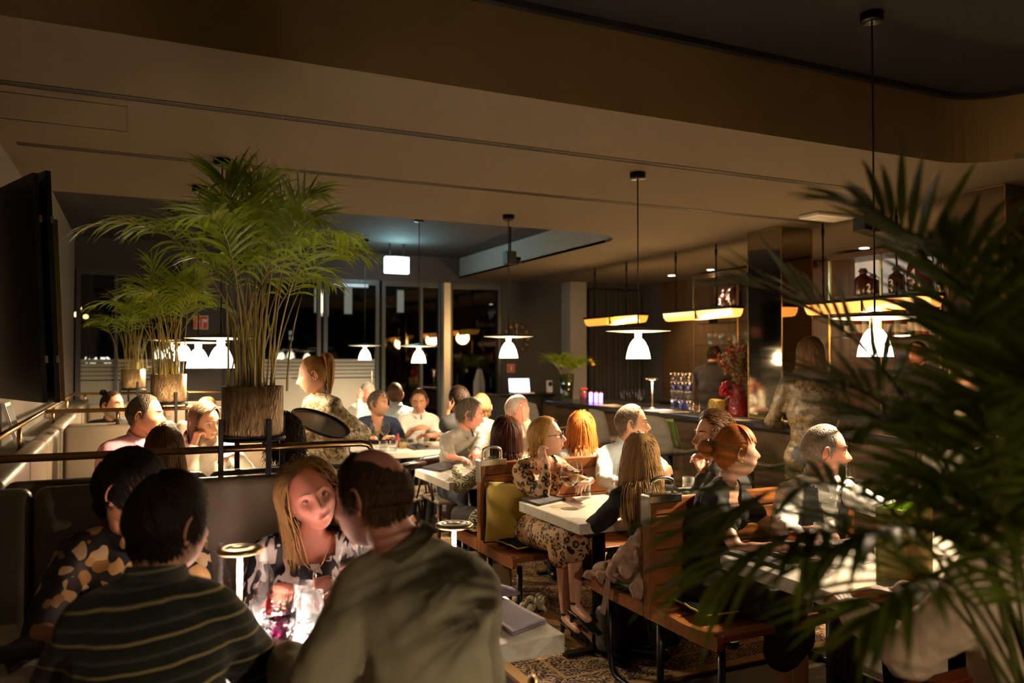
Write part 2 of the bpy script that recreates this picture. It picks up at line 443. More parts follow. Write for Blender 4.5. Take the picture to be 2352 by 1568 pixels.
# wall clock with open roman ring
cl = U(1215, 775, 11.75); cl.y = YB-.05
t = thing('wall_clock', cl, 'large openwork wall clock with bronze ring on the dark wall', 'clock')
m_bronze = mat('bronze', (.45, .30, .18), .4, .5)
def ring(mb, c, r, w_, th, n=36):
    for k in range(n):
        a0, a1 = 2*PI*k/n, 2*PI*(k+1)/n
        q = [(r+s*w_/2, a, y) for a in (a0, a1) for s in (-1, 1) for y in (0, th)]
        p = [(c.x+rr*math.cos(a), c.y-y, c.z+rr*math.sin(a)) for rr, a, y in q]
        mb.add(p, [(0,1,3,2),(4,6,7,5),(0,4,5,1),(2,3,7,6)])
mb = MB(); ring(mb, cl, .232, .02, .02); obj('outer_ring', mb, m_bronze, t, fix=True)
mb = MB(); ring(mb, cl, .155, .014, .02); obj('inner_ring', mb, m_bronze, t, fix=True)
for k, s_ in enumerate(['III','II','I','XII','XI','X','IX','VIII','VII','VI','V','IV']):
    a = 2*PI*k/12; mb = MB(); nn = len(s_)
    for i in range(nn):
        o_ = (i-(nn-1)/2)*.015
        mb.box((-.004+o_, -.02, .165), (.004+o_, 0, .222))
    M_ = Matrix.Translation(cl) @ Matrix.Rotation(-(a-PI/2), 4, 'Y'); mb.v = [tuple(M_ @ V(p)) for p in mb.v]
    obj('numeral', mb, m_bronze, t)
obj('hand', MB().box((cl.x-.006, cl.y-.02, cl.z-.03), (cl.x+.006, cl.y-.012, cl.z+.16)), m_bronze, t)
obj('hand', MB().box((cl.x-.03, cl.y-.02, cl.z-.006), (cl.x+.11, cl.y-.012, cl.z+.006)), m_bronze, t)

# ---------------------------------------------------------------- outside: night street
m_out = mat('night_facade', (.016, .015, .016), .9, var=.3, scale=.6)
b = thing('building', (4, 24, 0), 'dark building across the street with lit windows beyond the glass', 'building')
obj('wall', MB().box((-14, 24, 0), (16, 25, 11)), m_out, b)
m_lit = emit('lit_far_window', (1, .93, .75), .13, .15)
for px, py, wd, hd in ((731, 690, 18, 54), (745, 700, 16, 50), (799, 690, 17, 60), (919, 692, 15, 50), (668, 770, 8, 20)):
    p = U(px, py, 1.0); d = p-CAM; q = CAM + d*((24-.05-CAM.y)/d.y); s_ = (q-CAM).length/FPX
    f = obj('window', MB().box((q.x-wd*s_/2-.06, 23.93, q.z-hd*s_/2-.06), (q.x+wd*s_/2+.06, 23.99, q.z+hd*s_/2+.06)), m_out, b)
    obj('pane', MB().box((q.x-wd*s_/2, 23.90, q.z-hd*s_/2), (q.x+wd*s_/2, 23.92, q.z+hd*s_/2)), m_lit, f)
tag(obj('pavement', MB().box((-14, YB+.12, -.12), (16, 24, -.02)), mat('night_asphalt', (.03,.03,.032), .8)), kind='structure')
m_bulb = emit('street_bulb', (1, .62, .18), 2.2)
for k, (px, py, Y_) in enumerate(((181, 708, 20), (176, 722, 19), (197, 727, 21))):
    d = U(px, py, 1.0)-CAM; q = CAM + d*((Y_-CAM.y)/d.y)
    t = thing('street_lamp', (q.x, q.y, 0), ['uppermost', 'left', 'right'][k] + ' of three small yellow street lamps far outside the left window', 'street lamp', 'street lamps outside')
    obj('pole', MB().tube([(q.x, q.y+.12, 0), (q.x, q.y+.12, q.z+.15), (q.x, q.y, q.z+.15)], .03), m_blackm, t)
    obj('lamp_head', MB().ball(q, (.055, .055, .05)), m_bulb, t, True)
m_cara = emit('parked_car_light', (1, .95, .8), 1.2)
for k, px in enumerate((209, 244)):
    d = U(px, 826, 1.0)-CAM; q = CAM + d*((19-CAM.y)/d.y)
    t = thing('shop_light', (q.x, q.y, 0), ('left' if k == 0 else 'right') + ' of two white lights outside just above the frosted window film', 'light', 'white lights outside')
    obj('post', MB().tube([(q.x, q.y, 0), (q.x, q.y, q.z)], .03), m_blackm, t)
    obj('lamp_head', MB().rbox((q.x-.11, q.y-.06, q.z-.07), (q.x+.11, q.y+.02, q.z+.06), .03), m_cara, t)
m_bush = mat('night_foliage', (.03, .09, .02), .6)
for k, (px, Y_, h_) in enumerate(((700, 16, 2.0), (850, 14.5, 2.3), (300, 15, 2.2), (1000, 16, 1.9))):
    d = U(px, 800, 1.0)-CAM; q = CAM + d*((Y_-CAM.y)/d.y); mb = MB(); rr = random.Random(k)
    for i in range(420):
        a, e = rr.uniform(0, 2*PI), rr.uniform(-.6, 1.5); r_ = .75*rr.random()**.4
        c = V((q.x+r_*math.cos(a)*math.cos(e)*1.1, q.y+r_*math.sin(a)*math.cos(e), h_*.6+r_*math.sin(e)*h_*.55))
        M_ = T(c.x, c.y, c.z, rr.uniform(0, 6), rr.uniform(0, 3), rr.uniform(0, 3))
        mb.add([(-.07,0,0),(0,-.03,0),(.07,0,0),(0,.03,0)], [(0,1,2,3)], M_)
    t = thing('bush', (q.x, q.y, 0), 'dark leafy bush outside ' + ['the window left of the glass door', 'the glass door, dimly green', 'the leftmost window', 'the window right of the glass door'][k], 'bush', 'bushes outside')
    obj('foliage', mb, m_bush, t); obj('trunk', MB().tube([(q.x,q.y,-.02),(q.x,q.y,h_*.6)], .05), m_out, t)

# ---------------------------------------------------------------- bar side wall: walnut panels, shelves
tag(obj('wall_right', MB().box((XR, YN, 0), (XR+.12, YB+.1, 3.3)), m_wallD), kind='structure')
wr = thing('wall_panelling', (XR-.05, 6, 0), kind='structure')
y = 1.2
while y < 9.7:
    obj('panel', MB().box((XR-.04, y, .02), (XR-.002, y+.596, Z1-.02)), m_walnut, wr); y += .6
def bez_(p, n):
    p = [V(q) for q in p]; out = []
    for i in range(n+1):
        q = p[:]
        while len(q) > 1: q = [a.lerp(b, i/n) for a, b in zip(q, q[1:])]
        out.append(q[0])
    return out
# ================================================================ banquettes and rails
def cushion_back(mb, x0, x1, y0, y1, z0, z1, r=.035): mb.rbox((x0, y0, z0), (x1, y1, z1), r, seg=3)
def banquette(label, segs, yb, yf, face):
    """bench with upholstered back; back from yb (rear) to yf"""
    x0, x1 = segs[0], segs[-1]
    t = thing('banquette', ((x0+x1)/2, (yb+yf)/2, 0), label, 'banquette')
    lo, hi = min(yb, yf), max(yb, yf)
    for a, c in zip(segs, segs[1:]):
        obj('back_cushion', MB().rbox((a+.002, lo, .40), (c-.002, hi, 1.10), .035, seg=3), m_leather, t, True)
    s0, s1 = (yf-.48, yf) if face < 0 else (yf, yf+.48)
    for a, c in zip(segs, segs[1:]):
        obj('seat_cushion', MB().rbox((a+.002, s0, .34), (c-.002, s1, .46), .03, seg=3), m_leather, t, True)
    obj('plinth', MB().box((x0+.02, min(s0, lo)+.04, 0), (x1-.02, max(s1, hi)-.03, .34)), m_blackm, t)
    return t
banquette('taupe leather banquette behind the front table with seamed back cushions', [-.48, -.295, .90], 3.05, 2.95, -1)
banquette('taupe leather banquette under the large palm, facing away towards the pendants', [-.40, .25, .88], 3.12, 3.22, 1)
banquette('taupe leather banquette behind the man in pink, below the middle palm', [-.40, .25, .88], 5.66, 5.56, -1)
banquette('taupe leather banquette on the far side of the middle partition rail', [-.40, .25, .88], 5.75, 5.85, 1)
banquette('taupe leather banquette at the last partition below the smallest palm', [-.40, .25, .88], 8.32, 8.22, -1)
def side_bench(label, y0, y1):
    t = thing('banquette', (-.45, (y0+y1)/2, 0), label, 'banquette')
    n = 3; L = (y1-y0)/n
    for k in range(n):
        obj('back_cushion', MB().rbox((-.50, y0+k*L+.002, .40), (-.405, y0+(k+1)*L-.002, 1.10), .035, seg=3), m_leather, t, True)
        if k == 1: obj('seat_cushion', MB().rbox((-.40, y0+.5, .34), (.04, y1-.5, .46), .03, seg=3), m_leather, t, True)
    obj('plinth', MB().box((-.49, y0+.02, 0), (-.405, y1-.02, .4)), m_blackm, t)
side_bench('taupe leather bench along the left wall beside the man in pink', 3.24, 5.54)
side_bench('taupe leather bench along the left wall in the farther booth', 5.88, 8.20)
tag(obj('wall_ledge', MB().box((XL, 2.6, 0), (-.505, 10.9, 1.02)), mat('ledge_paint', (.22, .185, .14), .7)), kind='structure')

def rail(label, path, posts, r=.0135):
    t = thing('handrail', (path[0][0], path[0][1], path[0][2]-.1), label, 'handrail')
    obj('tube', MB().tube(path, r, 12), m_brass, t, True)
    for x, y, z in posts:
        obj('post', MB().tube([(x, y, z), (x, y, path[0][2])], .011, 10), m_brass, t, True)
        obj('flange', MB().lathe([(0, 0), (.026, 0), (.026, .008), (.011, .01)], 14, T(x, y, z)), m_brass, t)
zr = 1.188
rail('brown brass handrail across the near partition behind the front table', [(-.5, 3.08, zr), (.80, 3.08, zr), (.83, 3.08, zr-.006), (.845, 3.08, zr-.025), (.848, 3.08, 1.09)], [(.05, 3.085, 1.09)])
rail('brown brass handrail across the middle partition behind the man in pink', [(-.5, 5.705, zr), (.84, 5.705, zr), (.855, 5.705, zr-.02), (.858, 5.705, 1.09)], [(-.1, 5.705, 1.09)])
rail('brown brass handrail at the farthest partition near the window', [(-.5, 8.36, zr), (.84, 8.36, zr), (.855, 8.36, zr-.02), (.858, 8.36, 1.09)], [(-.42, 8.36, 1.09)])
rail('long brown brass handrail running along the left wall ledge', [(-.515, 2.7, zr), (-.515, 8.5, zr)], [(-.515, y_, 1.02) for y_ in (3.6, 4.6, 6.4, 7.6)])

# folding black panels on the left wall
t = thing('folding_panel', (-.45, 4.1, 1.3), 'tall matte black hinged panels hung on the left wall above the rail', 'wall panel')
a0, a1 = V((-.345, 3.80, 0)), V((-.60, 4.42, 0)); d = (a1-a0).normalized(); nrm = V((d.y, -d.x, 0))
def leaf(p, L, z0, z1, th, shift):
    mb = MB(); q = []
    for z in (z0, z1):
        lean = -.045*(z-1.335)/.95
        for s_, e in ((0, 0), (L, 0), (L, th), (0, th)):
            v = p + d*s_ + nrm*(e+shift) + V((lean, 0, 0)); q.append((v.x, v.y, z))
    return mb.add(q, [(0,3,2,1),(4,5,6,7),(0,1,5,4),(1,2,6,5),(2,3,7,6),(3,0,4,7)])
m_screen = mat('near_black_lacquer', (.010, .010, .012), .35, var=.2)
obj('leaf', leaf(a0, .66, 1.335, 2.285, .02, 0), m_screen, t); obj('leaf', leaf(a0 - d*.01, .66, 1.335, 2.30, .02, .045), m_screen, t)
obj('edge_strip', leaf(a0 - d*.012, .008, 1.34, 2.1, .016, .067), m_brass, t)
for z in (2.08, 1.5):
    for sh in (.012, .055):
        obj('hinge', leaf(a0 - d*.014, .012, z, z+.03, .012, sh), m_chrome, t)
t = thing('picture_frame', U(68, 995, 4.45), 'pale narrow picture frame leaning on the left ledge behind the rail', 'picture frame')
p = U(66, 960, 4.45); mb = MB().box((-.018, -.11, -.13), (.0, .11, .13)); M_ = Matrix.Translation(V((-.60, p.y, 1.15))) @ Matrix.Rotation(-.3, 4, 'Y')
mb.v = [tuple(M_ @ V(q)) for q in mb.v]; obj('frame', mb, m_white, t)
mb = MB().box((.0005, -.09, -.11), (.002, .09, .11)); mb.v = [tuple(M_ @ V(q)) for q in mb.v]; obj('print', mb, mat('grey_print', (.25,.24,.22), .7), t)

# ================================================================ tables
def table(label, x0, x1, y0, y1, th=.052, z=.75, legs=True):
    t = thing('table', ((x0+x1)/2, (y0+y1)/2, 0), label, 'table')
    obj('table_top', MB().rbox((x0, y0, z-th), (x1, y1, z), .004), m_marble, t)
    n = 2 if x1-x0 > .9 else 1
    for k in range(n):
        x = x0 + (x1-x0)*(k+.5)/n if n == 1 else (x0+.3 if k == 0 else x1-.3); y = (y0+y1)/2
        obj('column', MB().tube([(x, y, .02), (x, y, z-th)], .035, 12), m_black, t, True)
        obj('foot', MB().box((x-.2, y-.025, .01), (x+.2, y+.025, .035)).box((x-.025, y-.25, .01), (x+.025, y+.25, .034)), m_black, t)
        obj('bracket', MB().box((x-.15, y-.15, z-th-.012), (x+.15, y+.15, z-th-.0005)), m_black, t)
    return t
table('pale marble table at the front left where the striped sweater man sits', -.50, .325, 1.96, 2.72)
table('pale marble table at the front with the lilac napkins on its corner', .332, 1.09, 1.96, 2.72)
table('pale marble table on the right in front of the red-haired woman', 2.07, 3.35, 1.90, 2.48)
table('pale marble table in front of the woman in leopard print', 1.87, 3.15, 3.22, 3.87)
table('pale marble table in front of the man in the grey shirt', 1.76, 3.05, 4.63, 5.30)
table('pale marble table between the men in navy and white', 1.72, 3.05, 6.30, 6.98)
table('pale marble table farthest back near the glass door', 1.80, 3.05, 7.95, 8.6)
table('pale marble table in the booth with the man in pink', .08, .86, 4.10, 4.80)
table('pale marble table in the far booth behind the middle palm', .08, .86, 6.65, 7.35)

# ================================================================ tram benches
def handle(mb, x, y, z):
    pts = []
    for a in np.linspace(0, 1, 15):
        if a < .3: pts.append((x+.01, y, z + a/.3*.05))
        elif a > .7: pts.append((x+.125, y, z + (1-a)/.3*.05))
        else:
            q = PI - (a-.3)/.4*PI; pts.append((x+.0675+.0575*math.cos(q), y, z+.05+.022*math.sin(q)))
    return mb.tube(pts, .009, 10)
def bench(label, x0, x1, yb, sides=(1, -1)):
    t = thing('bench', ((x0+x1)/2, yb, 0), label, 'bench', 'wooden tram benches between the tables')
    for x in (x0, x1-.035):
        obj('post', MB().rbox((x, yb-.03, .40), (x+.035, yb+.03, .915), .008), m_oakv, t)
    z = .47
    k = 0
    while z < .90:
        obj('plank', MB().rbox((x0+.036, yb-.020, z), (x1-.036, yb+.020, min(z+.0725, .915)), .006), m_oakred, t); z += .075; k += 1
    for s in sides:
        yy = 0.03
        prof = [(.0, .475), (.10, .462), (.22, .456), (.32, .462), (.40, .470), (.425, .462), (.43, .44), (.425, .41), (.30, .405), (0, .405)]
        n = len(prof)
        for xa, xb in ((x0+.001, x0+.03), (x1-.03, x1-.001)):
            mb = MB(); vs = [(x, yb+s*(.03+a), z_) for x in (xa, xb) for a, z_ in prof]
            mb.add(vs, [tuple(range(n)), tuple(range(n, 2*n))[::-1]] + [(i, (i+1) % n, n+(i+1) % n, n+i) for i in range(n)])
            obj('seat_side', mb, m_oakred, t, fix=True)
        for a in np.arange(0.0, .40, .072):
            zc = np.interp(a+.035, [q[0] for q in prof[:6]], [q[1] for q in prof[:6]])
            ya, yb_ = yb+s*(.031+a), yb+s*(.031+a+.068)
            obj('seat_slat', MB().rbox((x0+.031, min(ya, yb_), zc-.03), (x1-.031, max(ya, yb_), zc-.002), .005), m_oakred, t)
        for x in (x0+.07, x1-.07):
            yo = yb+s*.40
            obj('leg', MB().tube([(x, yo, .405), (x, yo, .12), (x, yo-s*.015, .05), (x, yo-s*.05, .022), (x, yo-s*.12, .016), (x, yb+s*.04, .016)], .015, 10), m_black, t, True)
    for x in (x0+.07, x1-.07):
        obj('leg', MB().tube([(x, yb, .41), (x, yb, .0)], .016, 10), m_black, t, True)
    for x in (x0+.0, x1-.165):
        h = obj('handle', handle(MB(), x+.015, yb, .93), m_chrome, t, True)
        obj('bracket', MB().rbox((x-.004, yb-.034, .895), (x+.165, yb+.034, .935), .006).rbox((x-.006, yb-.034, .80), (x+.002, yb+.034, .93), .003), m_chrome, h)
    return t
bench('wooden slatted bench with chrome handle between the red-haired woman and the blonde woman', 1.99, 3.2, 2.86)
bench('wooden slatted bench with chrome handle where the leopard print woman sits', 1.80, 3.05, 4.26)
bench('wooden slatted bench at the lower right under the person in beige', 2.0, 3.2, 1.36, (1,))

# rug
r0 = V((1.63, 3.10, 0))
t = thing('rug', r0, 'brown and cream patterned rug with tan border on the floor', 'rug')
obj('pile', MB().box((1.63, 3.10, .001), (3.58, 6.50, .014)), rug_mat(), t)
obj('edge_binding', MB().box((1.622, 3.092, .0005), (3.588, 3.10, .013)).box((1.622, 3.10, .0005), (1.63, 6.5, .013)), mat('rug_binding', (.16,.08,.035), .9), t)

# bentwood chairs of the two men with their backs to us
def bent_chair(label, x, y, rz, az=0):
    t = thing('dining_chair', (x, y, 0), label, 'chair', 'dark bentwood armchairs')
    M_ = T(x, y, 0, rz); m = wood('dark_bentwood', (.02, .010, .006), (.06, .03, .016), .3, 2)
    def q(p): return [M_ @ V(a) for a in p]
    obj('seat', MB().rbox((-.22, -.21, .43), (.22, .21, .465), .015, M_), m_leather, t, True)
    for sx in (-1, 1):
        obj('leg', MB().tube(q([(sx*.2, .18, .43), (sx*.21, .20, 0)]), [.018, .012], 8), m, t, True)
        obj('leg', MB().tube(q([(sx*.18, -.19, .43), (sx*.2, -.24, 0)]), [.018, .012], 8), m, t, True)
    arm = [(-.27+.02, .12, .60), (-.285, .0, .655), (-.27, -.14, .69), (-.18, -.235, .72), (0, -.27, .73), (.18, -.235, .72), (.27, -.14, .69), (.285, .0, .655), (.25, .12, .60)]
    arm = [(a, b, c+az) for a, b, c in arm]
    obj('arm_rail', MB().tube(q(arm), [.014, .02, .022, .022, .022, .022, .022, .02, .014], 10), m, t, True)
    for sx in (-1, 1):
        obj('arm_post', MB().tube(q([(sx*.25, .12, .60+az), (sx*.22, .1, .45)]), .013, 8), m, t, True)
    for k in range(5):
        a = (k-2)*.07
        obj('spindle', MB().tube(q([(a, -.20, .46), (a*1.3, -.26+abs(a)*.1, .72+az)]), .008, 8), m, t, True)
bent_chair('dark bentwood armchair under the man in the striped sweater', .02, 1.50, 0)
bent_chair('dark bentwood armchair under the man in the olive shirt', .60, 1.48, 0, .0)

t = thing('side_chair', (1.0, 1.62, 0), 'dark chair with a rounded tubular arm at the right end of the front table', 'chair')
obj('seat', MB().rbox((.84, 1.40, .42), (1.22, 1.80, .46), .02), m_leather, t, True)
obj('arm_hoop', MB().tube(bez_([(.80, 1.58, .44), (.80, 1.58, .66), (.805, 1.59, .80), (.84, 1.67, .83), (.872, 1.73, .80), (.875, 1.735, .66), (.875, 1.735, .44)], 24), .0125, 12), m_brass, t, True)
obj('arm_hoop', MB().tube(bez_([(1.24, 1.40, .44), (1.24, 1.40, .62), (1.245, 1.43, .70), (1.28, 1.49, .70), (1.31, 1.55, .62), (1.31, 1.56, .44)], 20), .0125, 12), m_brass, t, True)
for x, y in ((.86, 1.42), (1.2, 1.42), (.86, 1.78), (1.2, 1.78)): obj('leg', MB().tube([(x, y, .42), (x, y, 0)], .012, 8), m_black, t, True)
for x, y, rz, lab in ((2.25, 5.78, PI, 'dark bentwood armchair under the man in the grey shirt'), (2.78, 5.74, PI, 'dark bentwood armchair under the older white-haired man'), (2.20, 6.12, 0, 'dark bentwood armchair under the man holding his ear'),
        (2.05, 7.42, PI, 'dark bentwood armchair under the man in the navy jacket'), (2.55, 7.42, PI, 'dark bentwood armchair under the man in white polo'), (2.35, 7.62, 0, 'dark bentwood armchair under the man in pale blue'),
        (2.75, 6.14, 0, 'dark bentwood armchair under the person in the beige jacket'), (2.3, 9.1, PI, 'dark bentwood armchair nearest the glass door'), (1.72, 5.9, .5, 'empty dark bentwood armchair in the aisle behind the waitress')):
    bent_chair(lab, x, y, rz)

# ================================================================ bar island
XB0, XB1, ZB = 5.0, 5.86, .95
t = thing('bar_counter', (5.4, 6, 0), 'long dark bar counter with stone top on the right', 'bar counter')
obj('counter_top', MB().rbox((XB0, 1.6, ZB-.06), (XB1, 9.55, ZB), .01), m_bar, t)
y = 1.62
while y < 9.45:
    obj('front_panel', MB().rbox((XB0+.16, y, .1), (XB0+.19, y+.59, ZB-.061), .004), m_walnut, t); y += .6
obj('body', MB().box((XB0+.19, 1.65, .0), (XB1-.05, 9.5, ZB-.061)), m_blackm, t)
obj('foot_rail', MB().tube([(XB0+.06, 1.7, .2), (XB0+.06, 9.4, .2)], .016), m_brass, t, True)
# mirror clad columns
for k, (x0, x1, y0, y1, lab) in enumerate(((5.2, 5.57, 5.38, 5.81, 'square column clad in smoked mirror beside the red vase'), (5.3, 5.75, 3.42, 3.84, 'square column clad in smoked mirror behind the near palm'))):
    t = thing('column', ((x0+x1)/2, (y0+y1)/2, 0), lab, 'column')
    obj('mirror_panel', MB().box((x0, y0+.004, ZB), (x0+.008, y1-.004, Z1-.002)), m_mirror, t)
    obj('mirror_panel', MB().box((x0+.004, y0, ZB), (x1-.004, y0+.008, Z1-.002)), m_mirror, t)
    obj('mirror_panel', MB().box((x1-.008, y0+.004, ZB), (x1, y1-.004, Z1-.002)), m_mirror, t)
    obj('mirror_panel', MB().box((x0+.004, y1-.008, ZB), (x1-.004, y1, Z1-.002)), m_mirror, t)
    for x, y in ((x0, y0), (x1, y0), (x0, y1), (x1, y1)):
        obj('corner_strip', MB().box((x-.004, y-.004, ZB), (x+.004, y+.004, Z1-.002)), m_gold, t)
    obj('top_strip', MB().box((x0-.003, y0-.003, Z1-.008), (x1+.003, y1+.003, Z1-.0005)), m_gold, t)

# bar stools: shell back on a pedestal
m_stool = mat('grey_brown_felt', (.13, .115, .09), .8, var=.12, scale=30, bump=.15, bscale=300)
def stool_proto():
    t = thing('bar_stool', (0, 0, 0))
    P = []
    for i in range(13):                      # shell: seat curving up into the back (faces +x)
        s = i/12
        if s < .42: x, z = .20-s/.42*.36, .62-.02*math.sin(s/.42*PI)
        else:
            q = (s-.42)/.58; x, z = -.16-.05*math.sin(q*PI/2)-.03*q, .62+.35*q**1.15
        wd = .20 + .015*math.sin(s*PI) - (.05*max(0, s-.85)/.15)
        P.append([(x + .06*(abs(u)**2)*(1 if s > .35 else .2), u*wd, z + (.05*abs(u)**2.5 if s < .5 else -.02*abs(u)**3)) for u in np.linspace(-1, 1, 11)])
    obj('shell', MB().sheet(P, .022), m_stool, t, True)
    obj('stem', MB().tube([(0, 0, .02), (0, 0, .60)], .022, 12), m_black, t, True)
    obj('base', MB().lathe([(0, .0), (.21, 0), (.215, .008), (.2, .016), (.03, .03), (0, .03)], 28), m_black, t, True)
    obj('foot_ring', MB().tube([(.15*math.cos(a), .15*math.sin(a), .25) for a in np.linspace(0, 2*PI, 21)], .009, 8).tube([(-.15, 0, .25), (.15, 0, .25)], .008, 8), m_black, t, True)
    PROTO['stool'] = [t, False]
stool_proto()
for y, lab in ((8.95, 'grey felt bar stool at the far end of the bar by the leafy vase'), (7.35, 'grey felt bar stool behind the man in the light blue shirt'), (6.32, 'grey felt bar stool with a green cushion on it'), (5.2, 'grey felt bar stool behind the red-haired woman'), (4.25, 'grey felt bar stool behind the man in the waistcoat'), (3.25, 'grey felt bar stool hidden behind the near palm')):
    place('stool', (4.68, y, 0), lab, 'bar stool', 'bar stools along the counter', rz=random.uniform(-.15, .15))

# ================================================================ back bar shelving
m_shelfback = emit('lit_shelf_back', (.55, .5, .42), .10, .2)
m_jug = mat('brown_jug_glaze', (.045, .012, .010), .22, var=.3)
def text_mesh(name, body, size, M_, m, parent, ext=.001):
    cu = bpy.data.curves.new(name, 'FONT'); cu.body = body; cu.size = size; cu.extrude = ext; cu.align_x = 'CENTER'; cu.align_y = 'CENTER'
    o = bpy.data.objects.new(name, cu); COL.objects.link(o)
    me = bpy.data.meshes.new_from_object(o); bpy.data.objects.remove(o)
    me.transform(Matrix.Translation(-ORG.get(parent.name, V((0,0,0)))) @ M_); me.materials.clear(); me.materials.append(m)
    c = bpy.data.objects.new(name, me); link(c, parent); return c
def jug(y, z, h, num, lab, x=7.12):
    t = thing('jug', (x, y, z), lab, 'jug', 'numbered brown jugs on the bar shelves'); r = h*.30
    obj('body', MB().lathe([(0, 0), (r*.92, 0), (r, h*.05), (r, h*.55), (r*.85, h*.68), (r*.42, h*.76), (r*.42, h*.86), (r*.55, h*.88), (r*.55, h*.93), (0, h*.93)], 20, T(x, y, z)), m_jug, t, True)
    obj('stopper', MB().lathe([(0, h*.93), (r*.35, h*.93), (r*.42, h), (0, h)], 14, T(x, y, z)), m_jug, t, True)
    obj('handle', MB().tube([(x, y-r*.5, z+h*.84), (x, y-r*1.05, z+h*.8), (x, y-r*1.1, z+h*.66), (x, y-r*.9, z+h*.6)], h*.025, 8), m_jug, t, True)
    if num:
        M_ = Matrix.Translation((x-r-.002, y, z+h*.32)) @ Matrix.Rotation(-PI/2, 4, 'Z') @ Matrix.Rotation(PI/2, 4, 'X')
        text_mesh('number', num, h*.5, M_, m_white, t)
def shelf_unit(label, y0, y1, zs, back=True):
    t = thing('bar_shelf', (7.25, (y0+y1)/2, ZB), label, 'shelf unit')
    for y in (y0, (y0+y1)/2, y1):
        obj('upright', MB().rbox((6.98, y-.012, .921), (7.004, y+.012, 2.62), .003), m_gold, t)
    for z in zs:
        obj('glass_shelf', MB().box((6.97, y0, z-.012), (7.38, y1, z)), glass('shelf_glass', (.75,.85,.8), add=.06), t)
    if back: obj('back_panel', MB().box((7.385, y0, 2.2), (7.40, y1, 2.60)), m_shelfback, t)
    obj('cornice', MB().box((6.98, y0-.02, 2.60), (7.40, y1+.02, 2.66)), m_walnut, t)
    return t
shelf_unit('brass and glass bar shelf with jugs two three and four', 5.15, 6.5, (2.19, 1.75, 1.4))
shelf_unit('brass and glass bar shelf with hanging wine glasses behind the bartender', 7.1, 8.9, (2.19, 1.70, 1.40), False)
jug(6.16, 2.19, .30, '', 'wide plain brown jug at the left of the right upper bar shelf')
jug(6.03, 2.19, .23, '2', 'small brown jug numbered two on the right upper bar shelf')
jug(5.74, 2.19, .28, '3', 'brown jug numbered three on the right upper bar shelf')
jug(5.46, 2.19, .43, '4', 'tall brown jug numbered four on the right upper bar shelf')
jug(5.22, 2.19, .20, '', 'small brown jug at the right end of the right upper bar shelf')
jug(8.42, 2.19, .24, '3', 'brown jug numbered three on the left upper bar shelf')
jug(8.22, 2.19, .34, '4', 'brown jug numbered four on the left upper bar shelf')
jug(7.55, 2.19, .30, '', 'plain brown jug on the left upper bar shelf behind the palm tips')
t = thing('wood_cabinet', (7.2, 4.3, 0), 'tall smooth walnut cabinet front to the right of the jug shelf', 'cabinet')
for k in range(3):
    obj('door', MB().rbox((6.95, 3.3+k*.6, ZB+.95), (7.0, 3.895+k*.6, 2.66), .004), m_walnut, t)
obj('body', MB().box((7.0, 3.3, .921), (7.40, 5.1, 2.66)), m_walnut, t)
t = thing('back_counter', (7.1, 6, 0), 'dark counter along the wall behind the bartender', 'counter')
obj('top', MB().rbox((6.85, 2.0, .88), (7.40, 9.6, .92), .006), m_bar, t); obj('body', MB().box((6.9, 2.02, 0), (7.39, 9.58, .879)), m_blackm, t)
# ================================================================ pendant lamps
m_shade = emit('opal_glass_shade', (1.0, .84, .58), 3.6, .06)
m_disc_top = mat('dark_disc_top', (.05, .04, .035), .35, .5, var=.2)
m_disc_bot = mat('white_disc_underside', (.8, .74, .64), .5, var=.04)
m_sock = mat('frosted_socket', (.55, .5, .42), .3, .2)
def pendant(px, py, Z, zc, lab, W=1.0, at=None):
    p = V(at) if at else U(px, py, Z)
    t = thing('pendant_lamp', p, lab, 'pendant lamp', 'glass pendant lamps with disc reflectors')
    M_ = Matrix.Translation(p)
    prof = [(.0775, 0), (.076, .012), (.071, .04), (.062, .072), (.048, .102), (.034, .122), (.026, .128)]
    obj('shade', MB().lathe(prof, 28, M_), m_shade, t, True)
    obj('socket', MB().lathe([(.024, .126), (.024, .165), (.03, .168), (.03, .185), (0, .185)], 18, M_), m_sock, t, True)
    d = obj('disc', MB().lathe([(.026, .172), (.11, .168), (.205, .176)], 48, M_), m_disc_bot, t, True)
    obj('disc_cover', MB().lathe([(.206, .1765), (.205, .1785), (.15, .188), (.06, .196), (.008, .206)], 48, M_), m_disc_top, d, True)
    obj('cord', MB().tube([p + V((0, 0, .2)), (p.x, p.y, zc-.02)], .0042, 8), m_blackm, t, True)
    obj('ceiling_rose', MB().lathe([(0, -.04), (.048, -.04), (.05, -.036), (.05, 0), (0, 0)], 24, T(p.x, p.y, zc)), m_black, t, True)
    point_light('bulb_light', p + V((0, 0, .03)), PENDANT_W*W, WARM, .035, t)
pendant(2010, 819, 3.62, Z2, 'large glass pendant lamp on the right, seen through the near palm')
pendant(1466, 824, 5.05, Z1, 'glass pendant lamp above the light blue shirt man, before the bar')
pendant(1168, 822, 6.56, Z1, 'glass pendant lamp in front of the wall clock')
pendant(962, 833, 8.4, ZR, 'glass pendant lamp above the men at the far table')
pendant(838, 826, 9.9, ZR, 'smallest glass pendant lamp, in front of the glass door', .8)
pendant(507, 845, 4.70, Z1, 'glass pendant lamp left of the large palm stems', .7)
pendant(455, 845, 5.45, Z1, 'glass pendant lamp half overlapped on the left by the nearest one', .7)
pendant(421, 828, 6.9, ZR, 'glass pendant lamp third in the left row, behind the middle palm', .8)
pendant(393, 822, 7.9, ZR, 'glass pendant lamp farthest in the left row behind palm stems', .8)

pendant(0, 0, 0, Z2, 'glass pendant lamp of the left row over the table behind the camera', 1.25, (1.25, -.75, 1.62))
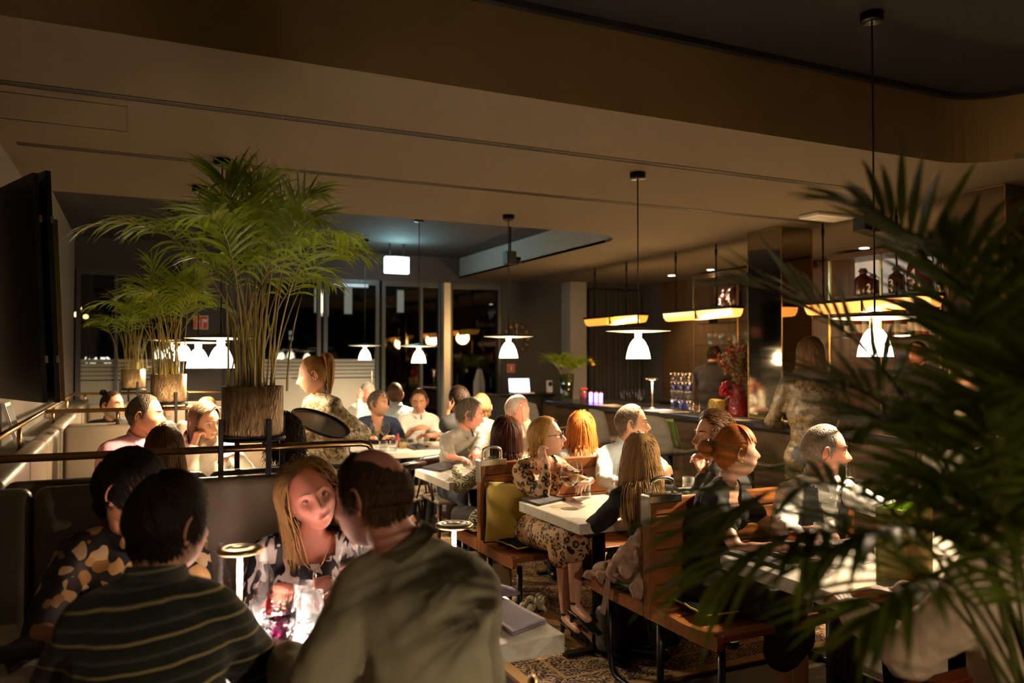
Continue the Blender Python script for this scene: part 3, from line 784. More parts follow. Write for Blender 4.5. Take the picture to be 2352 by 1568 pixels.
# ================================================================ amber bar lamps
m_amber = emit('amber_lamp_glass', (1.0, .36, .045), BARLAMP_E*.037, .25)
m_amber_hot = emit('amber_lamp_glass_bright', (1.0, .37, .07), BARLAMP_E*.06, .25)
def barlamp(y0, y1, zb, lab, m):
    x = 5.43; t = thing('bar_lamp', (x, (y0+y1)/2, zb), lab, 'bar lamp', 'amber linear lamps over the bar')
    mid = (y0+y1)/2
    for a, b in ((y0, mid-.012), (mid+.012, y1)):
        prof = [(-.075, .085), (-.062, .04), (-.038, .008), (0, 0), (.038, .008), (.062, .04), (.075, .085)]
        n = len(prof); mb = MB()
        mb.add([(x+u, y, zb+z) for y in (a, b) for u, z in prof], [(i, i+1, n+i+1, n+i) for i in range(n-1)] + [tuple(range(n)), tuple(range(n, 2*n))])
        obj('diffuser', mb, m, t, True)
    obj('housing', MB().rbox((x-.085, y0-.01, zb+.086), (x+.085, y1+.01, zb+.115), .006), m_black, t)
    obj('rib', MB().rbox((x-.08, mid-.012, zb-.004), (x+.08, mid+.012, zb+.09), .006), m_black, t)
    point_light('lamp_light', (x, mid, zb-.05), 12.0, (1, .60, .24), .12, t)
    for y in (y0+.28*(y1-y0), y1-.12*(y1-y0)):
        obj('rod', MB().tube([(x, y, zb+.11), (x, y, Z1)], .008, 8), m_black, t, True)
        obj('coupling', MB().tube([(x, y, Z1-.12), (x, y, Z1-.05)], .014, 8), m_black, t, True)
barlamp(7.86, 9.10, 1.94, 'amber bar lamp farthest along the counter', m_amber)
barlamp(6.22, 7.36, 1.93, 'amber bar lamp in the middle above the bartender', m_amber_hot)
barlamp(4.03, 5.27, 1.90, 'amber bar lamp nearest, to the right of the mirrored column', m_amber_hot)

# ================================================================ small table lamps
m_lampbrass = mat('dull_brass', (.62, .47, .26), .3, 1, var=.1)
m_led = emit('led_ring', (1, .85, .74), 5)
def table_lamp(base, h, r, lab, W=1.0):
    t = thing('table_lamp', base, lab, 'table lamp', 'slim battery table lamps'); M_ = Matrix.Translation(base)
    obj('base', MB().lathe([(0, 0), (.05, 0), (.05, .008), (.012, .014), (.009, .02)], 28, M_), m_lampbrass, t, True)
    obj('stem', MB().tube([V(base)+V((0,0,.012)), V(base)+V((0,0,h-.01))], .0075, 12), mat('lit_stem_brass', (.85, .62, .42), .3, .8), t, True)
    d = obj('disc', MB().lathe([(.012, h-.012), (r*.6, h-.012), (r*.97, h-.006), (r, h), (r*.96, h+.004), (r*.42, h+.008), (r*.40, h+.005), (r*.36, h+.008), (0, h+.009)], 40, M_), m_lampbrass, t, True)
    obj('led', MB().lathe([(.014, h-.0125), (r*.5, h-.0128)], 32, M_), m_led, d)
    point_light('lamp_light', V(base)+V((0, 0, h-.03)), TABLELAMP_W*W, (1, .80, .76), .03, t, math.radians(116))
L0 = U(551, 1262, 2.18); L1 = U(1043, 1205, 2.70)
table_lamp((L0.x, L0.y, .75), L0.z-.75, .062, 'slim brass table lamp behind the glass bottle on the front table', 1.0)
table_lamp((L1.x, L1.y, .75), L1.z-.75, .065, 'slim brass table lamp at the right of the olive shirt man', 1.5)
lb = U(1498, 870, 8.95); table_lamp((lb.x, lb.y, ZB), lb.z-ZB, .075, 'slim brass table lamp on the bar counter', .5)

# ================================================================ signs and ceiling fittings
e = U(911, 610, 10.3)
t = thing('exit_sign', e, 'bright cyan-white illuminated exit sign hanging before the door', 'exit sign')
obj('light_box', MB().rbox((e.x-.16, e.y-.03, e.z-.10), (e.x+.16, e.y+.03, e.z+.10), .008), emit('exit_glow', (.72, .97, 1.0), 2.6, .03), t)
obj('hanger', MB().box((e.x-.10, e.y-.01, e.z+.10), (e.x-.085, e.y+.01, ZR)).box((e.x+.085, e.y-.01, e.z+.10), (e.x+.10, e.y+.01, ZR)), m_black, t)
obj('top_rail', MB().rbox((e.x-.165, e.y-.034, e.z+.10), (e.x+.165, e.y+.034, e.z+.115), .004), m_white, t)
point_light('exit_light', e + V((0, -.12, .05)), 3.2, (.45, .9, 1.0), .08, t)
p = G(1900, 497, Z1-.012)
t = thing('emergency_light', (p.x, p.y, Z1), 'flat white emergency light fitting on the ceiling', 'ceiling light')
obj('housing', MB().rbox((p.x-.21, p.y-.11, Z1-.035), (p.x+.19, p.y+.11, Z1-.001), .012), m_white, t); obj('lens', MB().rbox((p.x-.16, p.y-.06, Z1-.042), (p.x+.14, p.y+.06, Z1-.034), .004), m_white, t)
def speaker(p, lab, s):
    t = thing('loudspeaker', p, lab, 'loudspeaker')
    obj('cabinet', MB().rbox((p.x-s, p.y-s*.6, p.z-s*.55), (p.x+s, p.y+s*.6, p.z+s*.55), .012), m_blackm, t)
    obj('grille', MB().rbox((p.x-s*.94, p.y-s*.63, p.z-s*.49), (p.x+s*.94, p.y-s*.59, p.z+s*.49), .004), m_black, t)
    obj('bracket', MB().box((p.x-.01, p.y+.0, p.z+s*.5), (p.x+.01, p.y+.02, Z1)), m_black, t)
speaker(U(1992, 516, 6.4), 'black loudspeaker under the ceiling beside the near pendant cord', .10)
p = U(1172, 592, 8.6)
t = thing('spotlight', p, 'black ceiling spotlight in front of the recess edge', 'spotlight')
obj('body', MB().rbox((p.x-.06, p.y-.06, p.z-.07), (p.x+.05, p.y+.06, p.z+.07), .01), m_blackm, t); obj('lens', MB().tube([(p.x+.05, p.y-.02, p.z-.02), (p.x+.10, p.y-.05, p.z-.03)], .035, 14), m_black, t, True)
obj('stem', MB().tube([(p.x, p.y, p.z+.06), (p.x, p.y, ZR)], .01), m_black, t)
m_down = emit('downlight_lens', (1, .9, .75), 7)
for px, py, lab in ((1543, 632, 'recessed ceiling downlight farthest behind the bar'), (1632, 619, 'recessed ceiling downlight above the bartender'), (1985, 569, 'recessed ceiling downlight right of the mirrored column')):
    p = G(px, py, Z1); t = thing('downlight', (p.x, p.y, Z1), lab, 'downlight', 'ceiling downlights behind the bar')
    obj('trim_ring', MB().lathe([(.062, -.004), (.05, -.006), (.048, -.001)], 24, T(p.x, p.y, Z1)), m_white, t); obj('lens', MB().lathe([(0, -.0025), (.048, -.0025)], 24, T(p.x, p.y, Z1)), m_down, t)
    point_light('downlight_light', (p.x, p.y, Z1-.08), 16, (1, .75, .5), .04, t, math.radians(110))
m_red = mat('sign_red', (.62, .07, .045), .5, var=.05); m_signw = mat('sign_white', (.75, .68, .6), .5, var=.04)
def fire_sign(p, s, lab, kind):
    t = thing('fire_sign', p, lab, 'sign')
    obj('plate', MB().box((p.x-s, p.y-.008, p.z-s), (p.x+s, p.y, p.z+s)), m_signw, t)
    y0, y1 = p.y-.011, p.y-.0085
    def q(a, b, c, d, m=m_red): obj('pictogram', MB().box((p.x+a*s, y0, p.z+b*s), (p.x+c*s, y1, p.z+d*s)), m, t)
    if kind == 0:
        q(-.9, -.9, -.62, .9); q(-.5, .3, -.15, .9); q(-.1, -.9, .15, .9); q(.15, .5, .9, .9); q(.3, -.9, .9, .05); q(-.5, -.9, -.2, -.1)
    else:
        q(-.9, -.9, .9, .9); y0 -= .003; y1 -= .003; q(-.25, -.6, .25, .3, m_signw); q(-.4, .35, .3, .55, m_signw)
p = U(460, 741, 10.0); p.y = YB-.385; fire_sign(p, .085, 'red and white fire point sign on the dark pier', 0)
p = U(1190, 846, 11.9); p.y = YB-.022; fire_sign(p, .062, 'small red fire extinguisher sign below the wall clock', 1)

# ================================================================ palms
def leaf_mat(name, c1, c2, tr=.35):
    n = NT(name); f = n.noise(n.coords(), 25, 3); c = n.mix(f, c1, c2); n.base(c, .33, 0, .5)
    tl = n.node('ShaderNodeBsdfTranslucent'); mx = n.node('ShaderNodeMixShader'); mx.inputs[0].default_value = tr
    n.set(tl.inputs[0], n.mix(f, tuple(min(1, x*1.6) for x in c1), tuple(min(1, x*1.6) for x in c2)))
    n.t.links.new(n.bsdf.outputs[0], mx.inputs[1]); n.t.links.new(tl.outputs[0], mx.inputs[2]); n.t.links.new(mx.outputs[0], n.out.inputs[0]); return n.mat
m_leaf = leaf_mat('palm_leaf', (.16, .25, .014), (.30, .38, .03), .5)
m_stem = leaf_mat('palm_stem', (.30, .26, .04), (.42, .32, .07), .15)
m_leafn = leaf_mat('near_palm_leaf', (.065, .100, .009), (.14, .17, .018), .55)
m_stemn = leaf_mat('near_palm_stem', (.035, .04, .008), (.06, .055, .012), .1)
def bez(p, n):
    p = [V(q) for q in p]; out = []
    for i in range(n+1):
        q = p[:]; t = i/n
        while len(q) > 1: q = [a.lerp(b, t) for a, b in zip(q, q[1:])]
        out.append(q[0])
    return out
def frond(parent, ctrl, L, wd, start=.45, n=26, droop=.5, rng=random, rr=.0035, fan=.9, ms=None):
    path = bez(ctrl, 22); mb = MB()
    mb.tube(path, [rr*(1-.75*i/22) for i in range(23)], 5)
    mb.mi = 1
    side0 = (path[-1]-path[0]).cross(V((0,0,1))); side0 = side0.normalized() if side0.length > .03 else V((rng.uniform(-1,1), rng.uniform(-1,1), 0)).normalized()
    for k in range(n):
        s = start + (1-start)*(k+.5)/n
        i = min(21, int(s*22)); p = path[i].lerp(path[i+1], s*22-i); t = (path[i+1]-path[i]).normalized()
        side = t.cross(V((0,0,1))); side = side.normalized() if side.length > .15 else side0
        up = side.cross(t).normalized()
        u = (k+.5)/n; ll = L*(.55+.9*math.sin(PI*min(1, u*.9+.12)))*rng.uniform(.85, 1.12)/1.4
        a = fan*(1.15-.75*u)
        for sg in (-1, 1):
            d = (t*math.cos(a) + side*sg*math.sin(a) + up*rng.uniform(.05, .35)).normalized()
            g = droop*rng.uniform(.5, 1.3); q = p.copy(); pts = [q.copy()]
            for m in range(5):
                q = q + d*(ll/5); d = (d + V((0,0,-g*.28))).normalized(); pts.append(q.copy())
            wv = (d.cross(up)); wv = wv.normalized() if wv.length > .05 else side
            ws = [.25, .9, 1.0, .8, .45, .03]; P = []
            for pp, w_ in zip(pts, ws):
                P.append([pp - wv*wd*w_*.5, pp - up*wd*.12*w_, pp + wv*wd*w_*.5])
            mb.sheet(P)
    return obj('frond', mb, ms or [m_stem, m_leaf], parent, True)

def planter_mat():
    n = NT('hammered_bronze_planter'); v = n.coords(scale=(1, 1, .30)); a = n.voro(v, 170); b = n.noise(v, 60, 3)
    n.base(n.ramp(b, [(.3, (.15, .088, .036)), (.7, (.36, .235, .105))]), .42, .35); n.bump(a, .8, .006); return n.mat
m_planter = planter_mat()
def potted_palm(c, r, z0, h, zl, n, H, spread, lab, seed, det=26):
    rng = random.Random(seed); x, y = c
    t = thing('potted_palm', (x, y, zl), lab, 'potted palm', 'palms on the partitions')
    M_ = T(x, y, z0)
    obj('planter', MB().lathe([(0, 0), (r*.93, 0), (r*.98, .008), (r, .025), (r, h), (r*.96, h), (r*.96, h-.02), (0, h-.02)], 40, M_), m_planter, t, True)
    obj('soil', MB().lathe([(0, h-.03), (r*.5, h-.022), (r*.95, h-.025)], 24, M_), mat('dark_soil', (.03, .02, .012), .95, bump=.6), t)
    s = obj('stand', MB().tube([(x+r*1.02*math.cos(a), y+r*1.02*math.sin(a), z0-.012) for a in np.linspace(0, 2*PI, 33)], .008, 6).box((x-r, y-.008, z0-.02), (x+r, y+.008, z0-.002)).box((x-.008, y-r, z0-.02), (x+.008, y+r, z0-.002)), m_black, t)
    for a in (.35, .35+PI/2, .35+PI, .35+1.5*PI):
        px_, py_ = x+(r+.011)*math.cos(a), y+(r+.011)*math.sin(a)
        obj('leg', MB().rbox((px_-.009, py_-.009, zl), (px_+.009, py_+.009, z0+h*.36), .002), m_black, s)
    zt = z0+h-.02
    for k in range(n):
        az = 2*PI*(k*.618) + rng.uniform(-.3, .3); u = (k+.5)/n
        lean = spread*(.10+1.0*u**.9)*rng.uniform(.85, 1.15); HH = H*rng.uniform(.82, 1.0)*(1-.24*u)
        b = V((x+rng.gauss(0, r*.36), y+rng.gauss(0, r*.36), zt))
        dx = V((math.cos(az), math.sin(az), 0))
        c1 = b + dx*lean*.14 + V((0,0,HH*.48)); c2 = b + dx*lean*.42 + V((0,0,HH*1.04)); c3 = b + dx*lean*1.0 + V((0,0,HH*(1.0-.22*u)))
        frond(t, [b, c1, c2, c3], .25*H, .0135*H/.8, .46, det-3, .6+.5*u, rng, .0036, fan=.80)
    for k in range(n):                        # bare young stalks crowding the pot
        b = V((x+rng.gauss(0, r*.42), y+rng.gauss(0, r*.42), zt)); az = rng.uniform(0, 2*PI); dx = V((math.cos(az), math.sin(az), 0)); HH = H*rng.uniform(.4, .62)
        obj('stalk', MB().tube(bez([b, b+V((0,0,HH*.5)), b+dx*.06+V((0,0,HH))], 6), [.005, .0045, .004, .0035, .003, .002, .001], 5), m_stem, t, True)
    return t
P1 = U(580, 945, 2.955); potted_palm((P1.x, 3.085), .11, 1.236, .18, 1.10, 20, .87, .54, 'largest potted palm on the near partition, in a hammered bronze planter', 3, 21)
P2 = U(387, 890, 5.24); potted_palm((P2.x, 5.705), .11, 1.235, .18, 1.10, 18, .78, .42, 'middle potted palm on the partition behind the man in pink', 5, 19)
P3 = U(306, 870, 7.55); potted_palm((P3.x, 8.36), .105, 1.235, .18, 1.10, 15, .78, .40, 'smallest and farthest potted palm near the left window', 8, 16)

# the near palm at the right edge, standing in a floor planter
rng = random.Random(21)
nb = U(2500, 1720, 1.45)
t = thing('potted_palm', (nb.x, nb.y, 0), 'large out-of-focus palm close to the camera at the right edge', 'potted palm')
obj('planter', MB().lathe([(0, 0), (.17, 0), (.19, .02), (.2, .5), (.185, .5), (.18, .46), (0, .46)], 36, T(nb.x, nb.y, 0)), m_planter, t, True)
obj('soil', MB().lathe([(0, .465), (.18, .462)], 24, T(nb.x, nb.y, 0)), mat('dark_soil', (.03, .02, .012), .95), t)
nb.z = .46
TIPS = [  # tip, two middle points (pixel, depth), leaflet length, droop
    ((1610, 1215, 1.22), (2240, 1060, 1.38), (1920, 985, 1.32), .26, .30, 20),
    ((1650, 1330, 1.18), (2250, 1180, 1.34), (1890, 1090, 1.27), .27, .75, 17),
    ((1640, 655, 1.55), (2260, 900, 1.45), (1930, 640, 1.5), .18, .35, 20),
    ((1800, 880, 1.40), (2290, 1000, 1.40), (2020, 830, 1.42), .18, .40, 18),
    ((1960, 470, 1.30), (2330, 900, 1.40), (2160, 480, 1.34), .17, .40, 15),
    ((2130, 560, 1.20), (2330, 950, 1.32), (2270, 560, 1.26), .16, .45, 13),
    ((1880, 1290, 1.12), (2270, 1150, 1.28), (2080, 1120, 1.18), .22, .40, 22),
    ((2000, 1420, 1.05), (2290, 1250, 1.22), (2140, 1220, 1.10), .20, .40, 18),
    ((1990, 985, 1.15), (2290, 1050, 1.28), (2120, 920, 1.2), .19, .5, 17),
    ((2210, 740, 1.12), (2330, 1020, 1.25), (2290, 780, 1.18), .18, .5, 14),
    ((2120, 1130, 1.05), (2290, 1150, 1.2), (2200, 1050, 1.1), .17, .5, 13),
    ((2420, 640, 1.2), (2360, 1000, 1.3), (2400, 760, 1.24), .2, .5, 14),
    ((2460, 900, 1.1), (2370, 1100, 1.25), (2430, 960, 1.15), .22, .5, 22),
    ((2250, 930, 1.02), (2310, 1150, 1.18), (2290, 1000, 1.1), .17, .6, 13),
    ((2300, 1200, .98), (2330, 1280, 1.15), (2320, 1150, 1.05), .2, .5, 20),
]
for tip, m1, m2, L, dr, n in TIPS:
    b = nb + V((rng.uniform(-.05, .05), rng.uniform(-.05, .05), 0))
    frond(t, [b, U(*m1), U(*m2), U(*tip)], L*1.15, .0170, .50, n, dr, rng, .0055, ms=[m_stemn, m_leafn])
# ================================================================ people: builders
PEND = []          # (object, voxel, smooth iterations, extra temp objects, cut)
def ico(n):
    bm = bmesh.new(); bmesh.ops.create_icosphere(bm, subdivisions=n, radius=1)
    v = np.array([x.co[:] for x in bm.verts]); v /= np.linalg.norm(v, axis=1)[:, None]
    f = np.array([[q.index for q in x.verts] for x in bm.faces]); bm.free(); return v, f
ICO = {4: ico(5), 3: ico(4)}
def surf(D, male=True, full=False, smile=0):
    x, y, z = D[:, 0], D[:, 1], D[:, 2]; t = np.clip(-z, 0, 1)
    X = .074*x*(1-(.20 if male else .30)*t**1.5)*(1+.03*np.clip(-y, 0, 1))
    Y = np.where(y > 0, .093*y, .103*y); Z = np.where(z > 0, .116*z, .114*z)
    Y = np.where(y < 0, Y*(1-.50*t**1.2), Y)
    Y = Y + .034*t**1.3*np.clip(y, 0, 1)**.5*(y > 0)
    P = np.stack([X, Y, Z], 1)
    if not full: return P
    fr = np.clip((y-.02)/.35, 0, 1); fr = fr*fr*(3-2*fr)
    def g(cx, cz, sx, sz, both=True):
        e = np.exp(-((X-cx)/sx)**2-((Z-cz)/sz)**2)
        return e + (np.exp(-((X+cx)/sx)**2-((Z-cz)/sz)**2) if both and cx else 0)
    dy = np.zeros_like(X); Zt = Z; ZL = Z - smile*.0050*np.clip(np.abs(X)/.022, 0, 1.4)**2
    hz = np.interp(Z, [-.046, -.040, -.035, -.028, -.021, 0, .018, .034], [0, .008, .0225, .0290, .0265, .0135, .005, 0])
    dy += hz*np.exp(-(X/np.interp(Z, [-.04, -.02, .02], [.0125, .0095, .008]))**2)
    dy += .0075*g(.0125, -.031, .0065, .007)
    dy -= .0105*g(.031, .006, .0165, .0115) + .003*g(.0, .012, .010, .012)
    dy += (.0048 if male else .0028)*g(.028, .026, .024, .0075) + .002*g(0, .025, .012, .008)
    dy += .0048*g(.043, -.020, .017, .016) - .0035*g(.048, -.055, .014, .018)
    dy += (.0060-.0030*smile)*g(0, -.058, .024, .015)
    Z = ZL
    sx_ = 1+.5*smile; dy += (.0044-.002*smile)*g(0, -.0525, .016*sx_, .0036) - .0048*g(0, -.0578, .021*sx_, .0022) + (.0052-.002*smile)*g(0, -.0640, .0145*sx_, .0042) - .0035*g(0, -.0755, .016, .005)
    Z = Zt
    dy += .0065*g(0, -.097, .017, .013) + smile*.005*g(.040, -.030, .015, .013)
    dy -= .0016*g(.026, -.045, .006, .014)       # fold from nose to mouth
    P[:, 1] += dy*fr
    return P
def rotm(yaw, pitch=0, roll=0):
    return Matrix.Rotation(math.radians(yaw), 3, 'Z') @ Matrix.Rotation(math.radians(pitch), 3, 'X') @ Matrix.Rotation(math.radians(roll), 3, 'Y')

def skin_mat(name, c, red=.5):
    if name in MATS: return MATS[name]
    n = NT(name); v = n.coords(); f = n.noise(v, 22, 3); b = n.noise(v, 160, 3)
    n.base(n.mix(f, c, (c[0]*.97, c[1]*(.8), c[2]*.72)), .46, 0, .4); n.bump(b, .12, .0015)
    n.bsdf.inputs['Subsurface Weight'].default_value = .12; n.bsdf.inputs['Subsurface Radius'].default_value = (.012, .004, .002); n.bsdf.inputs['Subsurface Scale'].default_value = 1.0
    MATS[name] = n.mat; return n.mat
SK = {'fair': skin_mat('fair_skin', (.66, .40, .29)), 'tan': skin_mat('tanned_skin', (.55, .29, .18)), 'pink': skin_mat('ruddy_skin', (.68, .32, .245)), 'pale': skin_mat('pale_skin', (.72, .46, .35))}
m_lip = mat('lips', (.48, .15, .12), .4, var=.1); m_lipm = mat('pale_lips', (.46, .20, .15), .45, var=.1)
m_eyew = mat('eye_white', (.75, .70, .66), .15, var=.03); m_iris = mat('eye_iris', (.07, .06, .05), .1); 
def hair_mat(name, c, var=.45):
    if name in MATS: return MATS[name]
    n = NT(name); at = n.node('ShaderNodeAttribute', attribute_name='rnd'); f = n.noise(n.coords(), 60, 3)
    k = n.math('ADD', n.math('MULTIPLY', at.outputs['Fac'], .7), n.math('MULTIPLY', f, .3))
    n.base(n.mix(k, tuple(x*(1-var) for x in c), tuple(min(1, x*(1+var)) for x in c)), .55, 0, .14)
    MATS[name] = n.mat; return n.mat

def temp_obj(mb, loc, voxel, smooth, disp=0, dscale=.08):
    me = bpy.data.meshes.new('t'); me.from_pydata([tuple(V(p)-loc) for p in mb.v], [], mb.f)
    o = bpy.data.objects.new('t', me); COL.objects.link(o)
    m = o.modifiers.new('r', 'REMESH'); m.mode = 'VOXEL'; m.voxel_size = voxel
    if smooth: m = o.modifiers.new('s', 'SMOOTH'); m.factor = .5; m.iterations = smooth
    if disp:
        k = 'fold%d' % round(dscale*1000); tx = bpy.data.textures.get(k) or bpy.data.textures.new(k, 'CLOUDS'); tx.noise_scale = dscale; tx.noise_depth = 1
        m = o.modifiers.new('d', 'DISPLACE'); m.texture = tx; m.strength = disp; m.mid_level = .5; m.texture_coords = 'LOCAL'
    return o

def raw_mesh(vs, fs, mi=None):
    me = bpy.data.meshes.new('raw'); me.from_pydata([tuple(v) for v in vs], [], [tuple(int(i) for i in f) for f in fs])
    if mi is not None: me.polygons.foreach_set('material_index', [int(i) for i in mi])
    return me

def hand_caps(mb, W, fd, pn, side, s, curl=.4, spread=.0, thumb=.6):
    y = V(fd).normalized(); z = -V(pn); z = (z - y*z.dot(y)).normalized(); x = y.cross(z); th = -side
    def L(a, b, c): return V(W) + (x*a*th + y*b + z*c)*s
    def D(v): return x*v[0]*th + y*v[1] + z*v[2]
    xs = (.028, .0095, -.0095, -.027); ky = (.088, .092, .087, .078); ln = (1, 1.1, 1.02, .8)
    for i in range(4):
        k = L(xs[i], ky[i], .002)
        mb.cap(L(xs[i]*.55, .005, 0), k, .0150*s, .0115*s, 8)
        a = .12 + curl*.55; p = k
        sp = xs[i]*(.6+spread*9)
        for j, (l, r0, r1) in enumerate(((.044, .0098, .0088), (.027, .0088, .008), (.021, .008, .0066))):
            d = D((sp, math.cos(a), -math.sin(a))).normalized(); q = p + d*l*ln[i]*s
            mb.cap(p, q, r0*s, r1*s, 8); p = q; a += curl*(.95, .75, .5)[j]
    p = L(.020, .022, -.004); a = thumb
    for l, r0, r1, k in ((.040, .0145, .012, 0), (.032, .0115, .010, .15), (.025, .010, .0078, .3)):
        d = D((math.sin(a)*(1-k*curl), math.cos(a), -.25-.5*curl*k)).normalized(); q = p + d*l*s; mb.cap(p, q, r0*s, r1*s, 8); p = q
        a -= .12
    mb.cap(L(0, -.03, 0), L(0, .02, 0), .0255*s, .026*s, 10)

def ik(S, W, l1, l2, pole):
    d = W - S; L = d.length
    if L > (l1+l2)*.995: W = S + d.normalized()*(l1+l2)*.995; d = W-S; L = d.length
    a = (l1*l1 - l2*l2 + L*L)/(2*L); h = math.sqrt(max(0, l1*l1-a*a)); u = d/L
    p = V(pole); p = p - u*p.dot(u); p = p.normalized() if p.length > 1e-4 else V((0,0,-1))
    return S + u*a + p*h, W

def hair_mask(D, style):
    az = np.degrees(np.arctan2(np.abs(D[:, 0]), D[:, 1])); el = np.degrees(np.arcsin(np.clip(D[:, 2], -1, 1)))
    f = style.get('front', 40)
    lim = np.interp(az, [0, 35, 58, 72, 84, 96, 112, 150, 180], [f+4, f, f-10, 12, -10, -2, -26, -40, -42])
    if style.get('kind') == 'long': lim = np.interp(az, [0, 35, 58, 72, 84, 96, 112, 150, 180], [f+4, f, f-10, 8, -12, -16, -32, -42, -44])
    m = el > lim
    if style.get('bald'):
        b = style['bald']; c = np.array(style.get('bc', (0, .28, .96))); c = c/np.linalg.norm(c)
        jit = np.random.default_rng(5).normal(0, 5, len(D)) if len(D) not in (642, 2562) else -7
        m &= ~((D @ c) > np.cos(np.radians(b+jit)))
    return m
def make_hair(parent, H, R, s, st, male, mname, org):
    rng = np.random.default_rng(abs(hash(mname)) % 1000 + int(H.x*1000) % 97)
    rng = np.random.default_rng(int(abs(H.x)*997 + abs(H.y)*131) % 100000)
    far = min(1.0, 4.4/max(.1, (H-CAM).length)); N0 = int(st.get('n', 900)*1.5*far); i = np.arange(N0)+.5
    ph = np.arccos(1-2*i/N0); thh = PI*(1+5**.5)*i
    D = np.stack([np.cos(thh)*np.sin(ph), np.sin(thh)*np.sin(ph), np.cos(ph)], 1)
    D += rng.normal(0, .03, D.shape); D /= np.linalg.norm(D, axis=1)[:, None]
    D = D[hair_mask(D, st)]; n = len(D)
    kind = kind_ = st.get('kind', 'short'); L = st.get('L', .05)*rng.uniform(.75, 1.15, n)*(np.clip(.95+D[:, 2]*1.2, .35, 1) if kind_ != 'long' else 1); lift = st.get('lift', .008); K = 9 if kind in ('long', 'curly') else 6
    wdt = st.get('w', .0055)*.50/far**.6
    c = np.array(st.get('whorl', (0, -.45, .9))); c = c/np.linalg.norm(c)
    P = surf(D, male); P = P*(1+lift*.6/np.linalg.norm(P, axis=1))[:, None]
    tie = None
    if kind in ('pony', 'bun'):
        tie = np.array(st.get('tie', (0, -.85, .55))); tie = tie/np.linalg.norm(tie); tp = surf(tie[None], male)[0]*1.06
        tan = tp[None]-P; L = np.linalg.norm(tan, axis=1)*1.12
    else: tan = D - c
    sw = st.get('sweep')
    if kind == 'short' and sw is None:
        wf = np.clip((D[:, 1]-.15)/.5, 0, 1)[:, None]; tan = tan*(1-wf) + np.array([.55, -.75, .25])[None]*wf
    if kind == 'long':
        wf = np.clip((D[:, 1]+.1)/.5, 0, 1)[:, None]; sgn = np.where(D[:, 0] > st.get('part', .1), 1.0, -1.0)[:, None]
        tan = tan*(1-wf) + (sgn*np.array([1, 0, 0])[None] + np.array([0, -.55, -.1])[None])*wf
    if sw is not None:
        wgt = np.clip((D[:, 2]-.25)/.5, 0, 1)[:, None]; tan = tan*(1-wgt) + np.array(sw)[None]*wgt
    tan = tan - D*np.sum(tan*D, 1)[:, None]; tan = tan/(np.linalg.norm(tan, axis=1)[:, None]+1e-6) + rng.normal(0, st.get('mess', .18), (n, 3))
    g = np.array(R.transposed() @ V((0, 0, -1)))*st.get('grav', 0)
    if 'zend' in st: L = np.maximum(.03, (P[:, 2]-st['zend'])*1.22)*rng.uniform(.92, 1.06, n)
    pts = [P.copy()]; dr = tan
    curl = st.get('curl', 0); phs = rng.uniform(0, 6.28, (n, 3))
    for k in range(1, K+1):
        dr = dr/(np.linalg.norm(dr, axis=1)[:, None]+1e-9)
        if tie is not None: dr = (tp[None]-P); dr = dr/(np.linalg.norm(dr, axis=1)[:, None]+1e-6)
        Q = P + dr*(L/K)[:, None]
        if curl: Q = Q + curl*np.sin(k*1.7+phs)
        rr = np.linalg.norm(Q, axis=1); dd = Q/rr[:, None]
        sc = np.array([.074, .098, .115]); e = Q/sc; e = e/np.linalg.norm(e, axis=1)[:, None]
        rs = np.linalg.norm(surf(e, male), axis=1) + lift*(1-.3*k/K) + st.get('vol', 0)*np.clip(D[:, 2]+.2, 0, 1)*np.sin(PI*k/K)
        below = Q[:, 2] < -.085
        fixm = (rr < rs) & ~below; Q[fixm] = dd[fixm]*rs[fixm][:, None]
        ad = (rr >= rs) & ~below & (Q[:, 2] > -.04); Q[ad] = dd[ad]*(rs[ad]+(rr[ad]-rs[ad])*st.get('loose', .35))[:, None]
        if kind == 'long':
            lo = Q[:, 2] < -.07; ra = np.hypot(Q[:, 0], Q[:, 1]+.02); mn = .074+.12*np.clip(-Q[:, 2]-.15, 0, .14)
            f2 = lo & (ra < mn); Q[f2, :2] *= (mn[f2]/np.maximum(ra[f2], 1e-3))[:, None]
            bk = (Q[:, 2] < -.17) & (D[:, 1] < .15) & (not st.get('frontfall')); Q[bk, 1] = np.minimum(Q[bk, 1], -.085-.05*np.clip(-Q[bk, 2]-.17, 0, .2))
            Q[:, 0] *= np.where(Q[:, 2] < -.1, st.get('taper', .985), 1)
        if kind == 'long':
            fz = (Q[:, 1] > .015) & (Q[:, 2] < .055) & (np.abs(Q[:, 0]) < .074); Q[fz, 0] = np.where(Q[fz, 0] > st.get('part', .1)*.07, .076, -.076); Q[fz, 1] = np.minimum(Q[fz, 1], .055)
        dr = (Q-P)/((L/K)[:, None]) + g*(1.0 if kind != 'long' else .9)
        P = Q; pts.append(P.copy())
    pts = np.stack(pts, 1)                                        # n, K+1, 3
    groups = [(pts, np.full(n, wdt), rng.random(n))]
    if kind == 'pony':
        nt = 70; t0 = tp[None, None] + np.zeros((nt, 12, 3)); ln = st.get('tail', .3); q = np.linspace(0, 1, 12)[None, :]
        sp = rng.normal(0, 1, (nt, 3))*np.array([.016, .014, .008]); gv = np.array(R.transposed() @ V((0, 0, -1)))
        out = tie*np.array([1, 1.2, .8])
        t0 = t0 + out[None, None]*(.075*np.sin(np.clip(q*2.2, 0, PI/2)))[..., None] + gv[None, None]*(ln*np.clip(q-.12, 0, 1)**1.25)[..., None] + sp[:, None]*(np.sin(PI*np.clip(q*.9+.08, 0, 1)))[..., None]*(1.3)
        groups.append((t0, np.full(nt, .008), rng.random(nt)))
